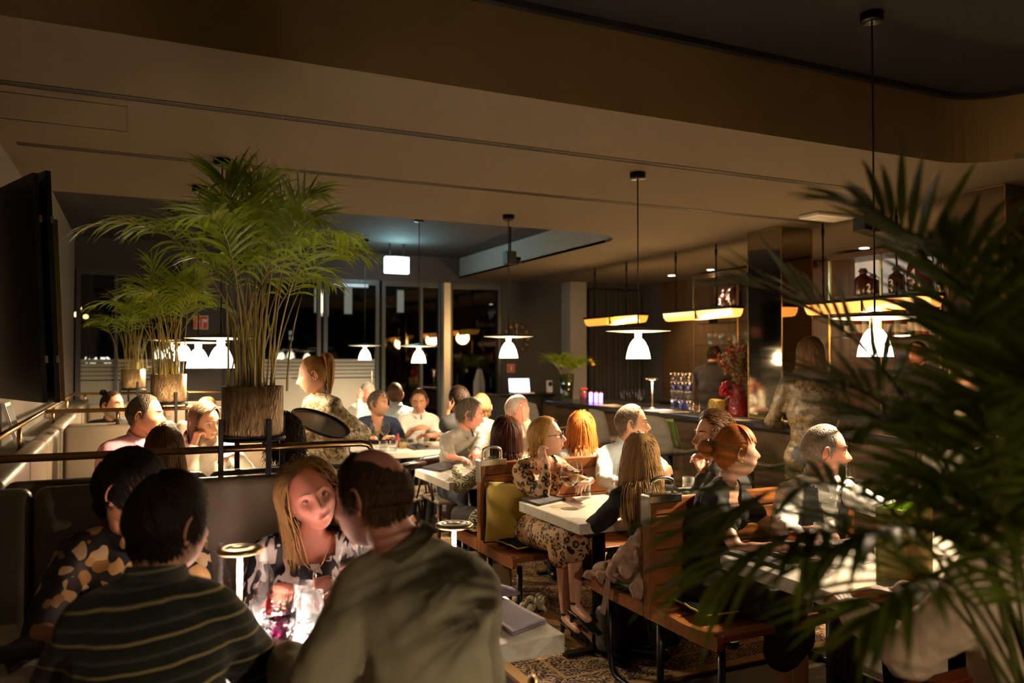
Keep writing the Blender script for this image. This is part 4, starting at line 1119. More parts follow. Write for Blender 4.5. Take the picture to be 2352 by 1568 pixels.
    if st.get('fringe'):
        nf = 260; a = rng.uniform(-1.3, 1.3, nf); q = np.linspace(0, 1, 8)[None, :]; el = np.radians(76-(st['fringe']+8+rng.normal(0, 2.5, nf))[:, None]*q); aa = a[:, None]*(1-.15*q)
        dF = np.stack([np.sin(aa)*np.cos(el), np.cos(aa)*np.cos(el), np.sin(el)], -1); sf = surf(dF.reshape(-1, 3), male).reshape(nf, 8, 3)
        sf = sf*(1+(lift+.006*np.sin(PI*q*.8)[..., None])/np.linalg.norm(sf, axis=2)[..., None]); groups.append((sf, np.full(nf, wdt*1.1), rng.random(nf)))
    if kind == 'bun':
        nb_ = 60; a = rng.uniform(0, 6.28, nb_)[:, None]+np.linspace(0, 3.5, 12)[None]; b = rng.normal(0, .5, nb_)[:, None]+.3*np.sin(np.linspace(0, 3, 12))[None]
        br = st.get('bun', .032); ctr = tp + tie*br*.7
        t0 = ctr + np.stack([np.cos(a)*np.cos(b), np.sin(a)*np.cos(b), np.sin(b)], -1)*br*rng.uniform(.75, 1.05, (nb_, 1, 1))
        groups.append((t0, np.full(nb_, .007), rng.random(nb_)))
    VS, FS, RN = [], [], []; base = 0
    Rn = np.array(R); Hn = np.array(H - org)
    for pt, wd, rn in groups:
        n_, k_ = pt.shape[:2]; tg = np.gradient(pt, axis=1); tg /= (np.linalg.norm(tg, axis=2)[..., None]+1e-9)
        nr = pt/(np.linalg.norm(pt, axis=2)[..., None]+1e-9); bn = np.cross(tg, nr); bn /= (np.linalg.norm(bn, axis=2)[..., None]+1e-6); nr = np.cross(bn, tg)
        u = np.linspace(0, 1, k_); prof = (np.minimum(1, .45+2*u)*(1-u**5*.86))[None, :, None]*wd[:, None, None]
        ring = np.stack([pt + bn*prof, pt + nr*prof*.5, pt - bn*prof], 2)          # n,k,3,3: a slim bent ribbon
        VS.append((ring.reshape(-1, 3)*s) @ Rn.T + Hn)
        idx = (np.arange(n_)[:, None, None]*k_*3 + np.arange(k_-1)[None, :, None]*3)
        j = np.arange(2)[None, None]
        FS.append((np.stack([idx+j, idx+j+1, idx+3+j+1, idx+3+j], -1).reshape(-1, 4) + base)); base += n_*k_*3
        RN.append(np.repeat(rn, k_*3))
    Dc, Fc = ICO[3]; mk = hair_mask(Dc, st); fc = Fc[mk[Fc].all(1)]; Pc = surf(Dc, male); Pc = Pc*(1+lift*.75/np.linalg.norm(Pc, axis=1))[:, None]
    vs = np.concatenate(VS+[(Pc*s) @ Rn.T + Hn]); RN = np.concatenate(RN+[np.full(len(Pc), .3)])
    me = bpy.data.meshes.new('hair'); fs = np.concatenate(FS)
    me.from_pydata(vs.tolist(), [], fs.tolist() + (fc+base).tolist())
    at = me.attributes.new('rnd', 'FLOAT', 'POINT'); at.data.foreach_set('value', RN.astype(np.float32))
    me.polygons.foreach_set('use_smooth', [True]*len(me.polygons)); me.materials.append(MATS[mname])
    o = bpy.data.objects.new('hair', me); link(o, parent); ORG[o.name] = org
    return o

def person(label, head, yaw, hy=None, hp=0, hr=0, seat=.46, lean=.08, stand=False, w=1.0, sex='m', skin='fair', hair=None, hairm=None,
           top=None, legs=None, armR=None, armL=None, face=True, near=False, glasses=None, beard=None, legyaw=None, vest=None, shoes=None,
           nshift=0, shw=1.0, crouch=0, eyes='open', legpts=None, bodyturn=0, side=0, hs=1.0, fat=1.0):
    male = sex == 'm'; hy = yaw if hy is None else hy
    H = U(*head); hk = (1.0 if male else .95)*hs
    Rb = rotm(yaw); rt, fw = Rb @ V((1,0,0)), Rb @ V((0,1,0)); up = V((0,0,1))
    N = H + V((0,0,-.140)) - fw*.035 + rt*nshift
    if stand: pz = .53*(H.z+.115) - crouch
    else: pz = seat+.09
    P = V((N.x, N.y, 0)) - fw*lean + rt*side; P.z = pz
    s = min(1.12, max(.84, (N-P).length/.53)) if not stand else (N-P).length/.55
    base = V((P.x, P.y, 0)); t = thing('person', base, label, 'person')
    def sp(q): return P.lerp(N, q) - fw*(.035*math.sin(PI*q))
    sw = (.185 if male else .158)*s*(.97+.03*w)*shw; rw = w
    tdir = (N-P).normalized()
    shc = sp(.93)
    sdir = (Rb @ rotm(bodyturn).to_3x3() @ V((1,0,0)))
    SR, SL = shc + sdir*sw - tdir*.035*s, shc - sdir*sw - tdir*.035*s
    Rt = Matrix((rt, tdir.cross(rt), tdir)).transposed()       # columns
    a_up, a_lo = .285*s, .25*s
    def arm(spec, side, S):
        spec = dict(spec or {})
        if 'px' in spec: W = U(*spec['px'])
        else:
            r, f, z = spec.get('loc', (.13, .38, .80)); W = V((P.x, P.y, 0)) + rt*side*r + fw*f; W.z = z
        pole = spec.get('pole'); pole = V(pole) if pole else (rt*side*.55 - up*.8 - fw*.25)
        E, W = ik(S, W, a_up, a_lo, pole)
        fd = V(spec['dir']) if 'dir' in spec else ((W-E).normalized()*.7 + fw*.25 - rt*side*.35); pn = V(spec.get('palm', (0, 0, -1)))
        return E, W, fd, pn, spec.get('curl', .4), spec.get('hide', False)
    AR, AL = arm(armR, 1, SR), arm(armL, -1, SL)
    fs_ = 1.0 if male else .84
    ar = (.054*fs_*s, .043*fs_*s, .040*fs_*s, .027*fs_*s)
    ly = fw if legyaw is None else (rotm(legyaw) @ V((0,1,0))); lr = V((ly.y, -ly.x, 0))
    legsP = []
    for sd in (1, -1):
        hip = P + rt*sd*.085*s - up*.02
        if stand: kn = hip - up*(hip.z-.06)*.5 + fw*.02; an = V((kn.x, kn.y, .085)) - fw*.03
        else: kn = hip + ly*.40*s + lr*sd*.05; kn.z = seat+.055; an = V((kn.x, kn.y, .085)) + ly*.02
        legsP.append([hip, kn, an])
    if legpts:
        for q in legpts: legsP[q[0]][1] = U(*q[1]); legsP[q[0]][2] = U(*q[2])
    def torso(mb, inf, neck=True, bust=True, hips=True):
        kx = rw*s
        if hips: mb.ball(sp(.02), (.165*kx+inf, .125*kx+inf, .12*s+inf), R=Rt)
        mb.ball(sp(.28), ((.150 if male else .132)*kx+inf, .115*kx+inf, .16*s+inf), R=Rt)
        mb.ball(sp(.52), (.160*kx+inf, .118*kx+inf, .17*s+inf), R=Rt)
        mb.ball(sp(.74), ((.170 if male else .148)*kx+inf, .112*s+inf, .13*s+inf), R=Rt)
        mb.cap(SR, shc, ar[0]*1.08+inf, .070*s+inf); mb.cap(SL, shc, ar[0]*1.08+inf, .070*s+inf)
        mb.cap(SR + tdir*.02, sp(1.0), .045*s+inf, .052*s+inf*.6); mb.cap(SL + tdir*.02, sp(1.0), .045*s+inf, .052*s+inf*.6)
        if not male and bust:
            for sd in (1, -1): mb.ball(sp(.66) + rt*sd*.068*s + fw*.085*s, .066*s*min(w, 1.15)+inf)
    # ---- body
    R = rotm(hy, hp, hr); mb = MB(); torso(mb, -.004)
    hb = H + R @ V((0, -.022, -.065)*1) * 1 if False else H + (R @ V((0, -.022, -.06)))*hk
    mb.cap(sp(.97), hb, (.060 if male else .050)*s, (.056 if male else .047)*s)
    for S, A in ((SR, AR), (SL, AL)):
        mb.cap(S, A[0], ar[0], ar[1]); mb.cap(A[0], A[1], ar[2]*1.03, ar[3])
        mid = A[0].lerp(A[1], .3); mb.ball(mid, ar[2]*1.08)
    for hip, kn, an in legsP:
        mb.cap(hip, kn, .078*rw*s, .056*s); mb.cap(kn, an, .054*s, .035*s); mb.ball(kn.lerp(an, .3) - (fw*.012), .054*s)
        fd = fw if stand else ly; mb.cap(an - up*.03, an - up*.045 + fd*.14, .034*s, .026*s)
    body = temp_obj(mb, base, .011 if near else .016, 5)
    body.name = 'body'; link_o = body; body.parent = t
    extra = []
    for sd, A in ((1, AR), (-1, AL)):
        if A[5]: continue
        hm = MB(); hand_caps(hm, A[1], A[2], A[3], sd, s*(1 if male else .9)*.98, A[4]); extra.append(temp_obj(hm, base, .0042 if near else .0055, 2))
    # ---- head
    D, F = ICO[4] if (face and head[2] < 6.0) else ICO[3]
    hp_ = surf(D, male, True, 1.0 if eyes == 'smile' else 0); hp_[:, 0] *= 1+(fat-1)*np.clip(1-hp_[:, 2]/.08, 0, 1)
    lipm = None
    fc = hp_[F].mean(1); fz_ = fc[:, 2] - (.0050*np.clip(np.abs(fc[:, 0])/.022, 0, 1.4)**2 if eyes == 'smile' else 0); lip = ((fc[:, 0]/(.032 if eyes == 'smile' else .0245))**2 + ((fz_+.0585)/np.where(fz_ > -.0578, .0078, .0095)*(.75 if eyes == 'smile' else 1))**2 < 1) & (fc[:, 1] > .05)
    Rn, off = np.array(R), np.array(H-base)
    parts = [raw_mesh((hp_*hk) @ Rn.T + off, F, lip.astype(int))]
    def hl(p): return H + (R @ V(p))*hk
    em = MB()
    for sd in (-1, 1):
        c = (sd*.0725, -.012, -.006); Re = R @ Matrix.Rotation(sd*.35, 3, 'Z') @ Matrix.Rotation(-.2, 3, 'X')
        def eq(p): return hl(c) + (Re @ V(p))*hk
        em.ball(hl(c) + Re @ V((sd*.002, 0, 0)), (.006*hk, .0145*hk, .026*hk), R=Re, n=12, k=8)
        em.tube([eq((sd*(.007+.002*math.sin(a)), .0155*math.cos(a)-.002, .028*math.sin(a)+.002)) for a in np.linspace(-.9, 4.2, 15)], [.0022]+[.0036*hk]*13+[.002], 6)
        em.ball(eq((sd*.003, .004, -.026)), (.005*hk, .008*hk, .009*hk), R=Re, n=10, k=7)
        em.ball(eq((sd*.003, .012, -.003)), (.004*hk, .004*hk, .007*hk), R=Re, n=8, k=6)
        # lids
        if face:
            k = np.argmin((hp_[:, 0]-sd*.031)**2 + (hp_[:, 2]-.006)**2 + (hp_[:, 1] < 0)*9); ys = hp_[k, 1]-.0062
            ec = V((sd*.031, ys, .006))
            lo, hi_ = {'open': (.30, -.55), 'smile': (.06, -.16), 'closed': (-.25, -.2), 'down': (.0, -.45)}[eyes]
            for z0, z1 in ((lo, 1.5), (-1.5, hi_)):
                Pg = []
                for e_ in np.linspace(z0, z1, 6):
                    Pg.append([hl(ec + V((math.sin(b)*math.cos(e_), math.cos(b)*math.cos(e_), math.sin(e_)))*.0134) for b in np.linspace(-1.5, 1.5, 9)])
                em.sheet(Pg, .0008)
    parts.append(raw_mesh([V(p)-base for p in em.v], em.f))
    if face:
        for sd in (-1, 1):
            k = np.argmin((hp_[:, 0]-sd*.031)**2 + (hp_[:, 2]-.006)**2 + (hp_[:, 1] < 0)*9); ys = hp_[k, 1]-.0062
            q = MB(); n_, k_ = 16, 12; c = hl((sd*.031, ys, .006))
            gz = {'open': 0, 'smile': 0, 'closed': -.6, 'down': -.5}[eyes]; Rg = R @ Matrix.Rotation(-PI/2+gz, 3, 'X')
            for i in range(k_): pass
            q.ball(c, .0124*hk, n=n_, k=k_, R=Rg)
            o_ = obj('eye', q, [m_eyew, m_iris], t, True)
            pi = []
            for pl in o_.data.polygons:
                d_ = (V(pl.center)+base-c).normalized(); pi.append(1 if d_.dot(Rg @ V((0,0,1))) > .86 else 0)
            o_.data.polygons.foreach_set('material_index', pi)
            bw = MB(); pts = []
            for u in np.linspace(0, 1, 8):
                x = sd*(.012+.038*u); z = .026+.007*math.sin(u*2.4)-.003*u; dx = np.argmin((hp_[:, 0]-x)**2+(hp_[:, 2]-z)**2+(hp_[:, 1] < 0)*9); pts.append(hl((x, hp_[dx, 1]+.001, z)))
            bw.tube(pts, [.0025, .0036, .0038, .0036, .0034, .003, .0022, .001] if male else [.0016, .0022, .0024, .0022, .002, .0018, .0012, .0006], 6)
            obj('eyebrow', bw, MATS[hairm] if hairm else m_blackm, t, True)
    PEND.append((body, extra, parts, [SK[skin], m_lip if not male else m_lipm], None))
    # ---- hair
    if hair: make_hair(t, H, R, hk, hair, male, hairm, base)
    if beard:
        Dd, Ff = ICO[4]; q = surf(Dd, male, True)*1.0; el = q[:, 2]; yy = q[:, 1]
        msk = (el < -.035) & (yy > -.005) & ~((np.abs(q[:, 0]) < .026) & (el > -.067) & (el < -.052)) & ~((el > -.05) & (np.abs(q[:, 0]) < .012)) & (el > -.113)
        if beard == 'goatee': msk &= (np.abs(q[:, 0]) < .034) & (yy > .03)
        ff = Ff[msk[Ff].all(1)]; q = q*(1+.0035/np.linalg.norm(q, axis=1))[:, None]; rg = np.random.default_rng(3); q += rg.normal(0, .0007, q.shape)
        bm_ = MB(); bm_.add([tuple(x) for x in (q*hk) @ Rn.T + np.array(H)], [tuple(int(i) for i in f) for f in ff])
        o_ = obj('beard', bm_, MATS[st_b], t, False) if (st_b := (hairm if beard is True else 'grey_beard')) in MATS else None
    if glasses:
        g_ = MB(); yb = .103
        for sd in (-1, 1):
            g_.tube([hl((sd*.033+.0245*math.cos(a), yb-.004*abs(math.cos(a)), .004+.0205*math.sin(a))) for a in np.linspace(0, 2*PI, 21)], .0021 if glasses != 'thin' else .0011, 6)
            g_.tube([hl((sd*.057, yb-.006, .010)), hl((sd*.076, .05, .010)), hl((sd*.0775, -.01, .008))], .0018, 6)
        g_.tube([hl((-.010, yb+.003, .008)), hl((0, yb+.006, .011)), hl((.010, yb+.003, .008))], .0018, 6)
        if glasses == 'head':
            for i, v in enumerate(g_.v):
                lv = R.transposed() @ (V(v)-H)/hk; lv = V((lv.x, lv.y-.012, lv.z+.07-.45*(.1-lv.y)*0)); g_.v[i] = tuple(hl(lv))
        obj('glasses', g_, m_blackm, t, True)
    # ---- clothes
    if top:
        inf = top.get('inf', .012); mb = MB(); torso(mb, inf)
        sl = top.get('sleeve', 1.92)
        for S, A in ((SR, AR), (SL, AL)):
            E, W = A[0], A[1]; q = min(1, sl)
            mb.cap(S, S.lerp(E, q), ar[0]+inf*1.15, (ar[0]+(ar[1]-ar[0])*q)+inf*1.1)
            if sl > 1: mb.cap(E, E.lerp(W, sl-1), ar[2]+inf*1.1, ar[2]+(ar[3]-ar[2])*(sl-1)+inf*.9+.003)
        if top.get('hem'): 
            for hip, kn, an in legsP: mb.cap(hip, hip.lerp(kn, top['hem']), .09*rw*s+inf, .08*s+inf)
        if top.get('skirt'):
            for hip, kn, an in legsP:
                mb.cap(hip, kn, .095*rw*s+inf, .075*s+inf); mb.cap(kn, kn.lerp(an, top['skirt']), .072*s+inf, .075*s+inf)
            (h1, k1, a1), (h2, k2, a2) = legsP
            for q in (.3, .65, 1.0): mb.cap(h1.lerp(k1, q), h2.lerp(k2, q), .085*s, .085*s)
            for q in (.4, .8, 1.0): mb.cap(k1.lerp(a1, q*top['skirt']), k2.lerp(a2, q*top['skirt']), .085*s, .085*s)
        g_ = temp_obj(mb, base, .010 if near else .0145, 4, top.get('fold', .016), top.get('fs', .07)); g_.name = top.get('name', 'shirt'); g_.parent = t
        cut = top.get('cut'); 
        def cutf(p, cut=cut):
            p = p + base; u = (p-P).dot(rt); q = (p-P).dot(tdir)/(N-P).length; v = (p-sp(min(1, max(0, q)))).dot(fw)
            return cut(u, v, q)
        PEND.append((g_, [], [], [top['m']], cutf if cut else None)); ORG[g_.name] = base
        if top.get('collar'):
            cm = MB(); Pg = []; ax = (hb-sp(.97)).normalized(); c0 = sp(1.0) + ax*.016
            e1 = fw - ax*fw.dot(ax); e1.normalize(); e2 = ax.cross(e1)
            for a in np.linspace(.22, 2*PI-.22, 27):
                d_ = e1*math.cos(a)*1.05 + e2*math.sin(a); fr = max(0, math.cos(a))
                Pg.append([c0 + d_*(.066*s) + ax*(.005-.022*fr), c0 + d_*(.063*s) + ax*(.042-.030*fr), c0 + d_*(.069*s) + ax*(.043-.030*fr), c0 + d_*(.083*s) + ax*(.010-.040*fr) + e1*fr*.012])
            cm.sheet(Pg, .0015); c_ = obj('collar', cm, top.get('cm', top['m']), g_ if False else t, True)
            bt = MB()
        if top.get('buttons'):
            for q in (.82, .68, .54, .40):
                c = sp(q) + fw*((.112+.012)*s + inf + .01)
                obj('button', MB().ball(c, (.005, .004, .005), n=8, k=6), m_white, t, True)
    if vest:
        mb = MB(); torso(mb, .026); g_ = temp_obj(mb, base, .011 if near else .0145, 4, .008, .09); g_.name = 'waistcoat'; g_.parent = t
        def cutv(p):
            p = p + base; u = (p-P).dot(rt); q = (p-P).dot(tdir)/(N-P).length; v = (p-sp(min(1, max(0, q)))).dot(fw)
            return (abs(u) > .152*s) or q > 1.0 or q < .08 or (v > 0 and abs(u) < .012+.085*max(0, q-.30))
        PEND.append((g_, [], [], [vest], cutv))
    if legs:
        mb = MB(); kx = rw*s; mb.ball(sp(.02), (.170*kx+.008, .13*kx+.008, .12*s+.008), R=Rt)
        for hip, kn, an in legsP:
            mb.cap(hip, kn, .082*rw*s+.012, .060*s+.014); mb.cap(kn, an + up*.01, .060*s+.012, .046*s+.012)
        g_ = temp_obj(mb, base, .022, 3, .012, .08); g_.name = 'trousers'; g_.parent = t
        PEND.append((g_, [], [], [legs], None))
    if shoes:
        for hip, kn, an in legsP:
            fd = (fw if stand else ly); q = MB(); a = an - up*.04
            q.cap(a - fd*.03, a + fd*.14, .042*s, .036*s); q.box((0,0,0), (0,0,0)) if False else None
            o_ = temp_obj(q, base, .012, 2); o_.name = 'shoe'; o_.parent = t; PEND.append((o_, [], [], [shoes], None))
    return dict(t=t, H=H, R=R, N=N, P=P, hl=hl, AR=AR, AL=AL, fw=fw, rt=rt, legs=legsP, s=s, base=base, sp=sp, body=body, hk=hk)

def finish_people():
    bpy.context.view_layer.update(); dg = bpy.context.evaluated_depsgraph_get()
    done = []
    for o, extra, parts, mats_, cut in PEND:
        done.append([bpy.data.meshes.new_from_object(q.evaluated_get(dg)) for q in [o]+extra])
    for (o, extra, parts, mats_, cut), ms in zip(PEND, done):
        old = o.data; o.modifiers.clear()
        bm = bmesh.new()
        for me in ms: me.polygons.foreach_set('material_index', [0]*len(me.polygons)); bm.from_mesh(me)
        for me in parts: bm.from_mesh(me)
        if cut:
            kill = [f for f in bm.faces if cut(f.calc_center_median())]; bmesh.ops.delete(bm, geom=kill, context='FACES')
        new = bpy.data.meshes.new(o.name); 
        for f in bm.faces: f.smooth = True
        bm.to_mesh(new); bm.free()
        for m in mats_: new.materials.append(m)
        o.data = new
        for me in ms+parts: bpy.data.meshes.remove(me)
        for q in extra: bpy.data.objects.remove(q)
        try: bpy.data.meshes.remove(old)
        except Exception: pass
    PEND.clear()
# ================================================================ people: clothes and poses
for nm, c, v in (('hair_dark', (.020, .011, .007), .5), ('hair_black', (.010, .007, .006), .5), ('hair_brown', (.07, .034, .015), .5), ('hair_auburn', (.055, .016, .010), .5),
                 ('hair_ginger', (.42, .13, .025), .4), ('hair_blonde', (.42, .25, .10), .45), ('hair_gold', (.50, .27, .08), .4), ('hair_strawberry', (.45, .20, .06), .4),
                 ('hair_grey', (.26, .23, .20), .4), ('hair_white', (.50, .46, .40), .3), ('hair_light_brown', (.20, .11, .05), .5), ('grey_beard', (.40, .34, .28), .3), ('hair_salt', (.13, .10, .075), .6), ('hair_ash', (.105, .068, .04), .5)):
    hair_mat(nm, c, v)
cloth = lambda name, c, rough=.85, **k: mat(name, c, rough, var=k.pop('var', .1), scale=k.pop('scale', 40), bump=k.pop('bump', .25), bscale=k.pop('bscale', 26), bdist=k.pop('bdist', .012), **k)
m_dark = cloth('dark_trousers', (.02, .021, .026)); m_navyt = cloth('navy_trousers', (.018, .022, .035)); m_shoe = mat('black_shoe', (.012, .011, .011), .3)
m_tan = cloth('sand_trousers', (.34, .26, .16))

def stripes():
    n = NT('striped_knit'); v = n.coords(rot=(0.06, .07, 0)); s = n.node('ShaderNodeSeparateXYZ'); n.set(s.inputs[0], v)
    z = n.math('ADD', s.outputs[2], n.math('MULTIPLY', n.noise(v, 5, 2), .03))
    f = n.math('FRACT', n.math('MULTIPLY', z, 17.5))
    c = n.ramp(f, [(0, (.012, .014, .010)), (.30, (.018, .022, .018)), (.34, (.075, .075, .065)), (.46, (.02, .024, .018)), (.84, (.012, .014, .010)), (.87, (.30, .24, .12)), (.93, (.33, .27, .14)), (.95, (.03, .03, .02))])
    n.base(c, .9, 0, .2); n.bump(n.noise(v, 220, 2), .35, .004); n.bsdf.inputs['Sheen Weight'].default_value = .15; return n.mat
def leopard():
    n = NT('leopard_print'); v = n.coords(); w_ = n.noise(v, 30, 2)
    d1 = n.voro(v, 31, 'F1', 1.0); a = n.math('ADD', d1, n.math('MULTIPLY', w_, .35))
    ringf = n.math('MULTIPLY', n.math('GREATER_THAN', a, .42), n.math('LESS_THAN', a, .72)); gap = n.math('GREATER_THAN', n.noise(v, 60, 2), .44)
    f = n.math('MULTIPLY', ringf, gap)
    c = n.mix(n.math('LESS_THAN', a, .42), (.55, .33, .17), (.36, .18, .08)); c = n.mix(f, c, (.018, .010, .007))
    n.base(c, .6, 0, .3); n.bump(n.noise(v, 24, 3), .35, .012); return n.mat
def zebra():
    n = NT('black_white_print'); v = n.coords(scale=(1, 1, .38), rot=(0, .25, 0)); w_ = n.noise(v, 34, 1.2, .4, .9)
    c = n.ramp(w_, [(0, (.008, .008, .011)), (.515, (.008, .008, .011)), (.53, (.72, .68, .66)), (1, (.75, .71, .7))]); n.base(c, .6, 0, .3); return n.mat
def floral():
    n = NT('floral_print'); v = n.coords(); q = n.node('ShaderNodeVectorMath', operation='ADD'); n.set(q.inputs[0], v); nn = n.node('ShaderNodeTexNoise'); nn.inputs['Scale'].default_value = 9; n.set(nn.inputs['Vector'], v)
    m = n.node('ShaderNodeVectorMath', operation='SCALE'); n.set(m.inputs[0], nn.outputs['Color']); m.inputs['Scale'].default_value = .07; n.set(q.inputs[1], m.outputs[0])
    d = n.voro(q.outputs[0], 21, 'F1', 1.0); cc = n.voro(q.outputs[0], 21, 'F1', 1.0, out='Color')
    sx = n.node('ShaderNodeSeparateColor'); n.set(sx.inputs[0], cc)
    c = n.ramp(sx.outputs[0], [(0, (.012, .010, .010)), (.36, (.55, .36, .14)), (.62, (.68, .52, .30)), (.82, (.30, .17, .05))], 'CONSTANT')
    c = n.mix(n.math('GREATER_THAN', d, .56), c, (.010, .009, .009)); n.base(c, .6); return n.mat
def camo(name, a, b, c_):
    n = NT(name); v = n.coords(); x = n.noise(v, 16, 4, .6, 1.6); y = n.noise(v, 42, 4, .6, .8)
    c = n.ramp(x, [(.32, a), (.46, b), (.50, c_), (.56, b), (.70, a)]); c = n.mix(n.math('GREATER_THAN', y, .57), c, a); n.base(c, .5, 0, .4); n.bump(n.noise(v, 20, 3), .4, .012); return n.mat
def geo():
    n = NT('ring_print'); v = n.coords(scale=(1, 1, .8)); s = n.node('ShaderNodeSeparateXYZ'); n.set(s.inputs[0], v); k = n.node('ShaderNodeCombineXYZ'); n.set(k.inputs[0], s.outputs[0]); n.set(k.inputs[1], s.outputs[2])
    d = n.voro(k.outputs[0], 27, 'F1', .0, '2D'); c = n.ramp(d, [(0, (.05, .055, .02)), (.13, (.05, .055, .02)), (.15, (.60, .56, .36)), (.28, (.60, .56, .36)), (.30, (.06, .06, .03)), (.40, (.06, .06, .03)), (.43, (.62, .58, .38))], 'CONSTANT'); n.base(c, .8); return n.mat
m_zebra, m_leo, m_floral, m_strip, m_geo = zebra(), leopard(), floral(), stripes(), geo()
m_camo = camo('paisley_blouse', (.10, .065, .03), (.34, .26, .14), (.50, .42, .27)); m_camo2 = camo('gold_pattern_top', (.022, .013, .006), (.07, .045, .018), (.11, .075, .03))
m_olive = cloth('olive_cotton_shirt', (.34, .31, .21), bump=.3, bscale=14)
SH = dict(kind='short', L=.042, lift=.007, front=44, n=1700, w=.0036)

# --- front table
pA = person('man in dark striped sweater with his back to the camera, front left', (388, 1204, 1.78), -6, hy=-52, hp=-8, hs=.95, shw=.72, nshift=-.025, seat=.46, lean=.10, w=.95, skin='tan',
    hair=dict(kind='short', L=.055, lift=.009, front=36, n=3000, w=.0036, mess=.25, vol=.006), hairm='hair_dark', top=dict(m=m_strip, inf=.022, name='sweater', fold=.010, collar=True), legs=m_dark, near=True, shoes=m_shoe,
    armR=dict(loc=(.20, .42, .79)), armL=dict(loc=(.16, .42, .79)))
pB = person('man in black floral shirt on the banquette, partly hidden by the striped sweater', (300, 1122, 2.38), 172, hy=-118, hp=-6, lean=.06, w=1.08, skin='tan',
    hair=dict(kind='short', L=.06, lift=.012, front=38, n=2400, w=.0036, sweep=(.4, .8, .1)), hairm='hair_black', top=dict(m=m_floral, sleeve=1.0, collar=True, fold=.012), legs=m_dark, near=True, shoes=m_shoe)
pC = person('smiling woman in black and white print blouse facing the camera', (714, 1142, 2.62), 178, hy=-179, hp=4, hr=20, lean=.14, w=1.12, sex='f', skin='pink', eyes='smile', fat=1.10,
    hair=dict(kind='long', zend=-.19, lift=.024, front=48, grav=.30, n=3000, w=.0034, mess=.4, curl=.0035, vol=.02, whorl=(.1, .1, 1), frontfall=True, taper=.995), hairm='hair_blonde', near=True,
    top=dict(m=m_zebra, sleeve=.85, name='blouse', fold=.010, cut=lambda u, v, q: v > 0 and q > .86 and abs(u) < .085 and q > .86 + .9*max(0, abs(u)-.03)), legs=m_dark,
    armL=dict(px=(738, 1338, 2.50), dir=(-1, -.30, -.08), palm=(0, .1, -1), curl=.35), armR=dict(px=(655, 1352, 2.46), dir=(.75, -.55, -.05), palm=(0, 0, -1), curl=.45))
pD = person('balding man in olive shirt with his back to the camera, front centre', (856, 1142, 1.84), -2, hy=38, nshift=.085, shw=.66, bodyturn=-10, hp=-12, hr=4, lean=.12, w=.80, skin='pink', side=.03,
    hair=dict(kind='short', L=.04, lift=.007, front=30, bald=46, bc=(0, -.38, .92), n=2800, w=.0032, mess=.12), hairm='hair_brown', top=dict(m=m_olive, inf=.018, collar=True, fold=.022, fs=.09), legs=m_tan, near=True, shoes=m_shoe,
    armL=dict(px=(660, 1500, 1.86), dir=(-.5, .8, 0), pole=(-.5, -.5, -.7)), armR=dict(loc=(.17, .40, .80), pole=(.15, -.3, -1)), hs=.96)

# --- near booth behind the palm
pE = person('man in pink shirt seen in profile in the second booth', (333, 953, 4.60), -150, hy=-108, hp=-4, lean=.12, skin='tan', w=1.08,
    hair=dict(kind='short', L=.022, lift=.005, front=50, n=2200, w=.0032), hairm='hair_salt', top=dict(m=cloth('pink_shirt', (.72, .36, .46)), collar=True), legs=m_dark, shoes=m_shoe)
pF = person('woman in white shirt resting her cheek on her fist in the second booth', (470, 966, 4.70), 170, hy=-142, hp=-16, hr=10, lean=.16, sex='f', skin='fair', eyes='down',
    hair=dict(kind='long', zend=-.13, lift=.012, front=46, grav=.35, n=1300, whorl=(.2, 0, 1)), hairm='hair_ash', top=dict(m=cloth('white_shirt', (.78, .74, .66)), collar=True, fold=.02), legs=m_dark,
    armR=dict(px=(445, 1022, 4.60), dir=(.3, .1, .9), palm=(.6, .3, 0), curl=1.25, pole=(0, -.3, -1)), armL=dict(px=(545, 1045, 4.5), dir=(-.6, -.5, .1), curl=.6))
pG = person('long-haired person seen from behind under the brass rail', (378, 1035, 3.70), -4, lean=.04, sex='f', face=False, hair=dict(kind='long', zend=-.20, lift=.014, front=40, grav=.4, n=1300), hairm='hair_light_brown',
    top=dict(m=cloth('beige_knit', (.42, .36, .27))), legs=m_dark)
pH = person('curly dark-haired person seen from behind below the large planter', (652, 1012, 3.75), 14, lean=.04, sex='f', face=False, hair=dict(kind='curly', L=.13, lift=.02, front=40, curl=.008, mess=.5, grav=.15, n=1300, vol=.012), hairm='hair_dark',
    top=dict(m=cloth('black_top', (.02, .02, .022))), legs=m_dark)
pI = person('man with a hair bun and grey beard in the far booth', (258, 930, 6.75), 175, hy=-130, lean=.08, skin='tan', beard='full', hair=dict(kind='bun', front=42, lift=.006, n=900, tie=(0, -.75, .75), bun=.028), hairm='hair_dark', top=dict(m=cloth('black_shirt', (.015, .015, .018)), collar=True), legs=m_dark)
pJ = person('fair-haired person in the far booth mostly hidden behind the woman in white', (475, 942, 6.95), 178, hy=-160, hp=-14, lean=.12, sex='f', skin='fair', hair=dict(kind='long', L=.2, front=46, lift=.012, grav=.4, n=1000), hairm='hair_strawberry', top=dict(m=cloth('tan_top', (.30, .22, .14))), legs=m_dark,
    armR=dict(px=(385, 952, 6.7), dir=(.2, 0, 1), palm=(0, 1, 0), curl=.9))

